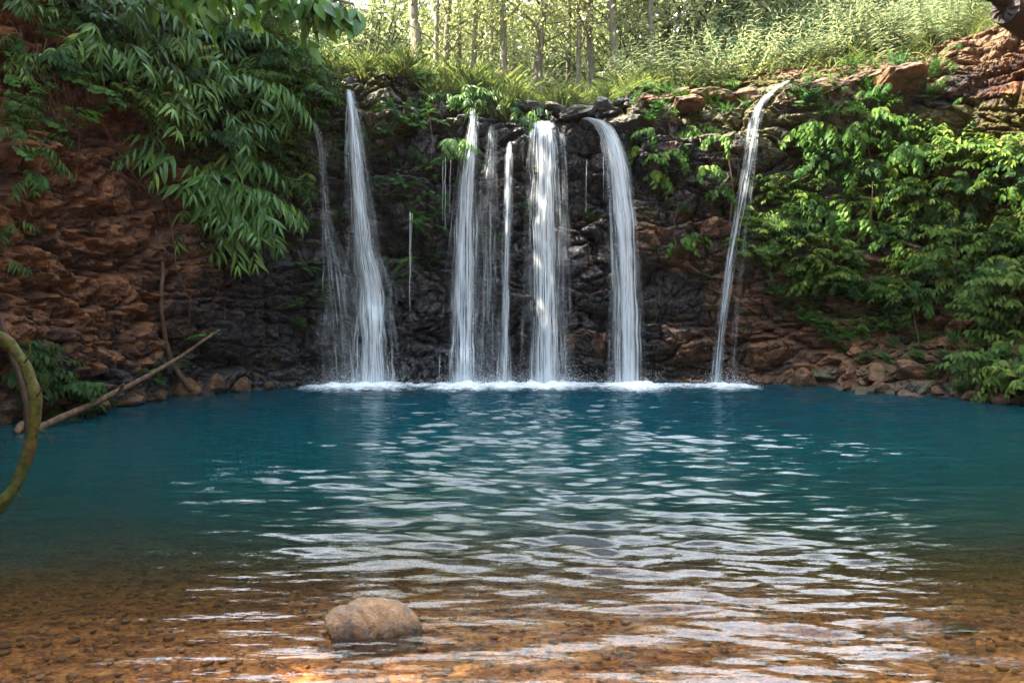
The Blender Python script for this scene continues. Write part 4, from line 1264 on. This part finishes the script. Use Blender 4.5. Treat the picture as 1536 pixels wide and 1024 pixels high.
# ------------------------------------------------------------------ wood: log, mossy trunk, stems, roots, stump
def smooth_path(P, n=40, sig=2.0):
    P = np.array([tuple(p) for p in P]); L = np.concatenate([[0], np.cumsum(np.linalg.norm(np.diff(P, axis=0), axis=1))]); L /= L[-1]
    t = np.linspace(0, 1, n)
    return np.stack([gsmooth(np.interp(t, L, P[:, k]), sig) for k in range(P.shape[1])], -1)


def gnarl(gg, P, r0, r1, k=12, n=50, wob=.10, sig=2.0, seed=1):
    P = smooth_path(P, n, sig)
    t = np.linspace(0, 1, n)
    rad = (r0 + (r1 - r0) * t) * (1 + wob * fbm(t * 14, t * 0 + seed, seed, 3))
    gg.tube(P + 0.15 * r0 * np.stack([fbm(t * 9, t * 0 + j, seed + j, 3) for j in range(3)], -1), rad, k)


lg = empty("fallen_log", at(180, 590, 11.2))
tag(lg, "thin weathered fallen log slanting from the water up the left bank", "log")
gg = Geo()
off = lambda P: [p - lg.location for p in P]
gnarl(gg, off([at(14, 660, 9.9), at(70, 637, 10.3), at(140, 605, 10.9), at(200, 576, 11.5), at(262, 540, 12.2), at(310, 508, 12.7), at(334, 492, 12.9)]), .058, .018, wob=.22, seed=3)
gg.build("trunk", M["log"], lg)
gg = Geo(); gnarl(gg, off([at(48, 640, 10.15), at(36, 634, 10.0), at(22, 650, 9.8)]), .07, .04, n=14, seed=4); gg.build("branch_stub", M["log"], lg)
gg = Geo(); gnarl(gg, off([at(178, 590, 11.22), at(184, 580, 11.15), at(186, 574, 11.1)]), .03, .018, n=8, seed=5); gg.build("branch_stub", M["log"], lg)
loc = at(312, 506, 12.6)
spawn("round", loc, Vector((.3, -.9, 0)), .45, "leafy sprig", "growing at the upper end of the fallen log", "plant", None, 312)

mt = empty("mossy_trunk", at(40, 640, 6.0))
tag(mt, "mossy trunk curving like a bow at the left edge", "trunk")
off2 = lambda P: [p - mt.location for p in P]
gg = Geo(); gnarl(gg, off2([at(-90, 470, 6.4), at(-30, 492, 6.2), at(8, 508, 6.1), at(38, 545, 6.0), at(54, 595, 5.9), at(52, 640, 5.85), at(40, 690, 5.8), at(20, 735, 5.7), at(-12, 775, 5.6), at(-70, 820, 5.5), at(-120, 850, 5.4)]), .036, .045, 14, 110, .30, 2.5, 7); gg.build("trunk", M["mossy"], mt)
for P in ([(54, 595), (66, 580), (72, 556)], [(52, 640), (70, 650), (80, 668)], [(36, 545), (46, 528), (44, 508)], [(20, 735), (34, 748), (38, 766)]):
    gg = Geo(); gnarl(gg, off2([at(a, b_, 5.85) for a, b_ in P]), .010, .004, 5, 12, .2, 1.0, 41); gg.build("twig", M["mossy"], mt)
mt2 = empty("thin_trunk", at(30, 600, 6.6))
tag(mt2, "thin dark trunk crossing behind the mossy bow", "trunk")
gg = Geo(); gnarl(gg, [p - mt2.location for p in [at(-30, 430, 6.9), at(0, 480, 6.8), at(22, 545, 6.7), at(38, 590, 6.6), at(44, 650, 6.5), at(34, 720, 6.4), at(14, 745, 6.2)]], .028, .026, 10, 50, .2, 2.5, 9); gg.build("trunk", M["stump"], mt2)
on_y = lambda px, py: hit(px, py)[0].y - .12
gg = Geo(); gnarl(gg, [at(232, 340, on_y(232, 340)), at(246, 400, on_y(246, 400)), at(240, 450, on_y(240, 450)), at(247, 500, on_y(247, 500)), at(252, 535, on_y(254, 535)), at(272, 566, on_y(272, 566) - .1), at(292, 590, on_y(285, 580) - .2)], .022, .05, 10, 50, .2, 2.5, 12)
tag(gg.build("bare_stem", M["root"]), "bare curved stem standing against the left wall behind the log", "stem")
for k, P in enumerate([[(262, 372), (262, 400), (280, 440), (296, 470), (318, 462)], [(286, 440), (284, 480), (280, 520)], [(322, 420), (338, 460), (336, 490)], [(236, 200), (250, 300), (262, 372)], [(150, 180), (190, 250), (230, 300)], [(1020, 300), (1012, 330), (1010, 360)], [(420, 120), (430, 190), (424, 260)], [(470, 150), (464, 210), (470, 262)], [(360, 250), (372, 320), (366, 380)], [(200, 140), (214, 230), (206, 300)], [(100, 120), (120, 210), (112, 280)], [(640, 160), (650, 210), (645, 250)], [(1090, 220), (1100, 280), (1094, 340)], [(1300, 200), (1310, 280), (1304, 340)], [(1420, 300), (1436, 380), (1428, 450)], [(1240, 330), (1250, 400), (1244, 470)], [(1380, 420), (1370, 470), (1380, 520)], [(1480, 420), (1470, 500), (1480, 560)]]):
    gg = Geo(); gnarl(gg, [at(a, b_, on_y(a, b_) - .1) for a, b_ in P], .011, .008, 5, 24, .1, 2.0, 20 + k)
    o = gg.build("hanging_vine_stem", M["root"]); tag(o, None, "vine stem", "bare hanging stems")
    LABELS.setdefault(("bare thin stem", "hanging in front of the cliff"), []).append((P[0][0], o))
rr_ = np.random.default_rng(71)
for k in range(26):
    px, py = rr_.uniform(0, 190), rr_.uniform(10, 110)
    P = [(px, py)]
    for _ in range(4): P.append((P[-1][0] + rr_.normal(4, 14), P[-1][1] + rr_.uniform(10, 36)))
    gg = Geo(); gnarl(gg, [at(a, b_, on_y(a, b_) - rr_.uniform(0, .25)) for a, b_ in P], .010, .006, 4, 20, .1, 1.5, 50 + k)
    o = gg.build("dry_root", M["root"]); tag(o, None, "root", "dry roots on the left wall")
    LABELS.setdefault(("dry brown root", "hanging from the top of the left wall"), []).append((px, o))

st = empty("broken_stump", at(1520, 30, 13.2))
tag(st, "dark broken stump with a grey cut end leaning out at top right", "stump")
offs = lambda P: [p - st.location for p in P]
P = offs([at(1660, 96, 14.6), at(1590, 58, 13.8), at(1545, 34, 13.2), at(1508, 14, 12.6)])
gg = Geo(); gg.tube(P, [.42, .33, .26, .215], 22, cap=False); gg.build("trunk", M["stump"], st, False)
dv = np.array(tuple((P[3] - P[2]).normalized())); av = unit(np.cross(dv, (0, 0, 1))); bv = np.cross(av, dv)
gg = Geo(); rr2 = np.random.default_rng(6)
for q, (ra, dz) in enumerate(((.292, .0), (.2, .012), (.1, -.01))):
    pass
ring = [np.array(tuple(P[3])) + av * math.cos(t) * .21 + bv * math.sin(t) * .21 + dv * rr2.uniform(-.01, .03) for t in np.linspace(0, 6.283, 22, endpoint=False)]
inn = [np.array(tuple(P[3])) + av * math.cos(t) * .12 + bv * math.sin(t) * .12 + dv * rr2.uniform(-.03, .05) for t in np.linspace(0, 6.283, 22, endpoint=False)]
VV_ = ring + inn + [np.array(tuple(P[3])) - dv * .02]
gg.add(np.array(VV_), np.array([(i, (i + 1) % 22, 22 + (i + 1) % 22, 22 + i) for i in range(22)]))
gg.add(np.array(inn + [VV_[-1]]), np.array([(i, (i + 1) % 22, 22) for i in range(22)]))
gg.build("cut_end", M["wood_end"], st, False)
gg = Geo(); gnarl(gg, offs([at(1520, 10, 12.8), at(1496, -4, 12.5), at(1470, -22, 12.3)]), .13, .09, 12, 16, .2, 1.5, 34); gg.build("branch_stub", M["stump"], st)

# branch with big leaves hanging in at the top left
ob = empty("overhanging_branch", at(430, -60, 12.5))
tag(ob, "dark branch with large drooping leaves hanging in at the top left", "branch")
gb = [at(-60, -40, 12.0), at(120, -60, 12.3), at(260, -50, 12.5), at(400, -30, 12.6), at(480, -6, 12.6), at(545, 10, 12.6)]
W, Lf = Geo(), Geo()
offb = lambda P: [np.array(tuple(p - ob.location)) for p in P]
main = smooth_path(offb(gb), 30)
W.tube(main, np.linspace(.09, .02, 30), 7)
br = np.random.default_rng(91)
for i in range(10, 30):
    for _ in range(3):
        p = main[i]; d = unit((br.normal(.2, .6), br.normal(-.2, .6), br.uniform(-.9, .0))); L = br.uniform(.25, .75) * (0.6 if i > 24 else 1)
        q = [p, p + d * L * .5 + (0, 0, -.05), p + d * L + np.array([0, 0, -.2 * L])]
        W.tube(q, [.012, .008, .004], 4, cap=False)
        for t in np.linspace(.3, 1, 7):
            c = p + d * L * t + np.array([0, 0, -.2 * L * t * t])
            Lf.leaves(OVATE, [c], [(br.normal(.1, .5), br.normal(0, .5), -br.uniform(.4, 1.1))], [(br.normal(0, .4), -.7, .6)], br.uniform(.22, .36), np.clip(br.normal(.45, .2), 0, .97))
W.build("limb", M["bark"], ob); Lf.build("foliage", M["bamboo"], ob)

# ------------------------------------------------------------------ labels for the repeats: ranked along the row they stand in
for (look, where), lst in LABELS.items():
    lst.sort(key=lambda a: a[0])
    for i, (px, o) in enumerate(lst):
        o["label"] = f"{look} {where}" if len(lst) == 1 else f"{look} {where}, {ordinal(i)} from left"

# ------------------------------------------------------------------ thin damp air; the forest's paleness is mostly in its leaf colours
hz = bpy.data.materials.new("haze")
hz.use_nodes = True
hz.node_tree.nodes.clear()
ho = hz.node_tree.nodes.new("ShaderNodeOutputMaterial")
hv = hz.node_tree.nodes.new("ShaderNodeVolumePrincipled")
hv.inputs["Color"].default_value = (0.95, 0.97, 1.0, 1)
hv.inputs["Density"].default_value = 0.00025
hv.inputs["Anisotropy"].default_value = 0.3
hz.node_tree.links.new(hv.outputs[0], ho.inputs["Volume"])
bx = np.array([(x, y, z) for x in (-120, 120) for y in (-30, 130) for z in (-8.0, 60.0)], float)
hf = np.array([(0, 1, 3, 2), (4, 6, 7, 5), (0, 4, 5, 1), (2, 3, 7, 6), (0, 2, 6, 4), (1, 5, 7, 3)])
tag(link("haze", make_mesh("haze", bx, hf, False), hz), "thin damp haze all round the pool and forest", "haze", kind="stuff")
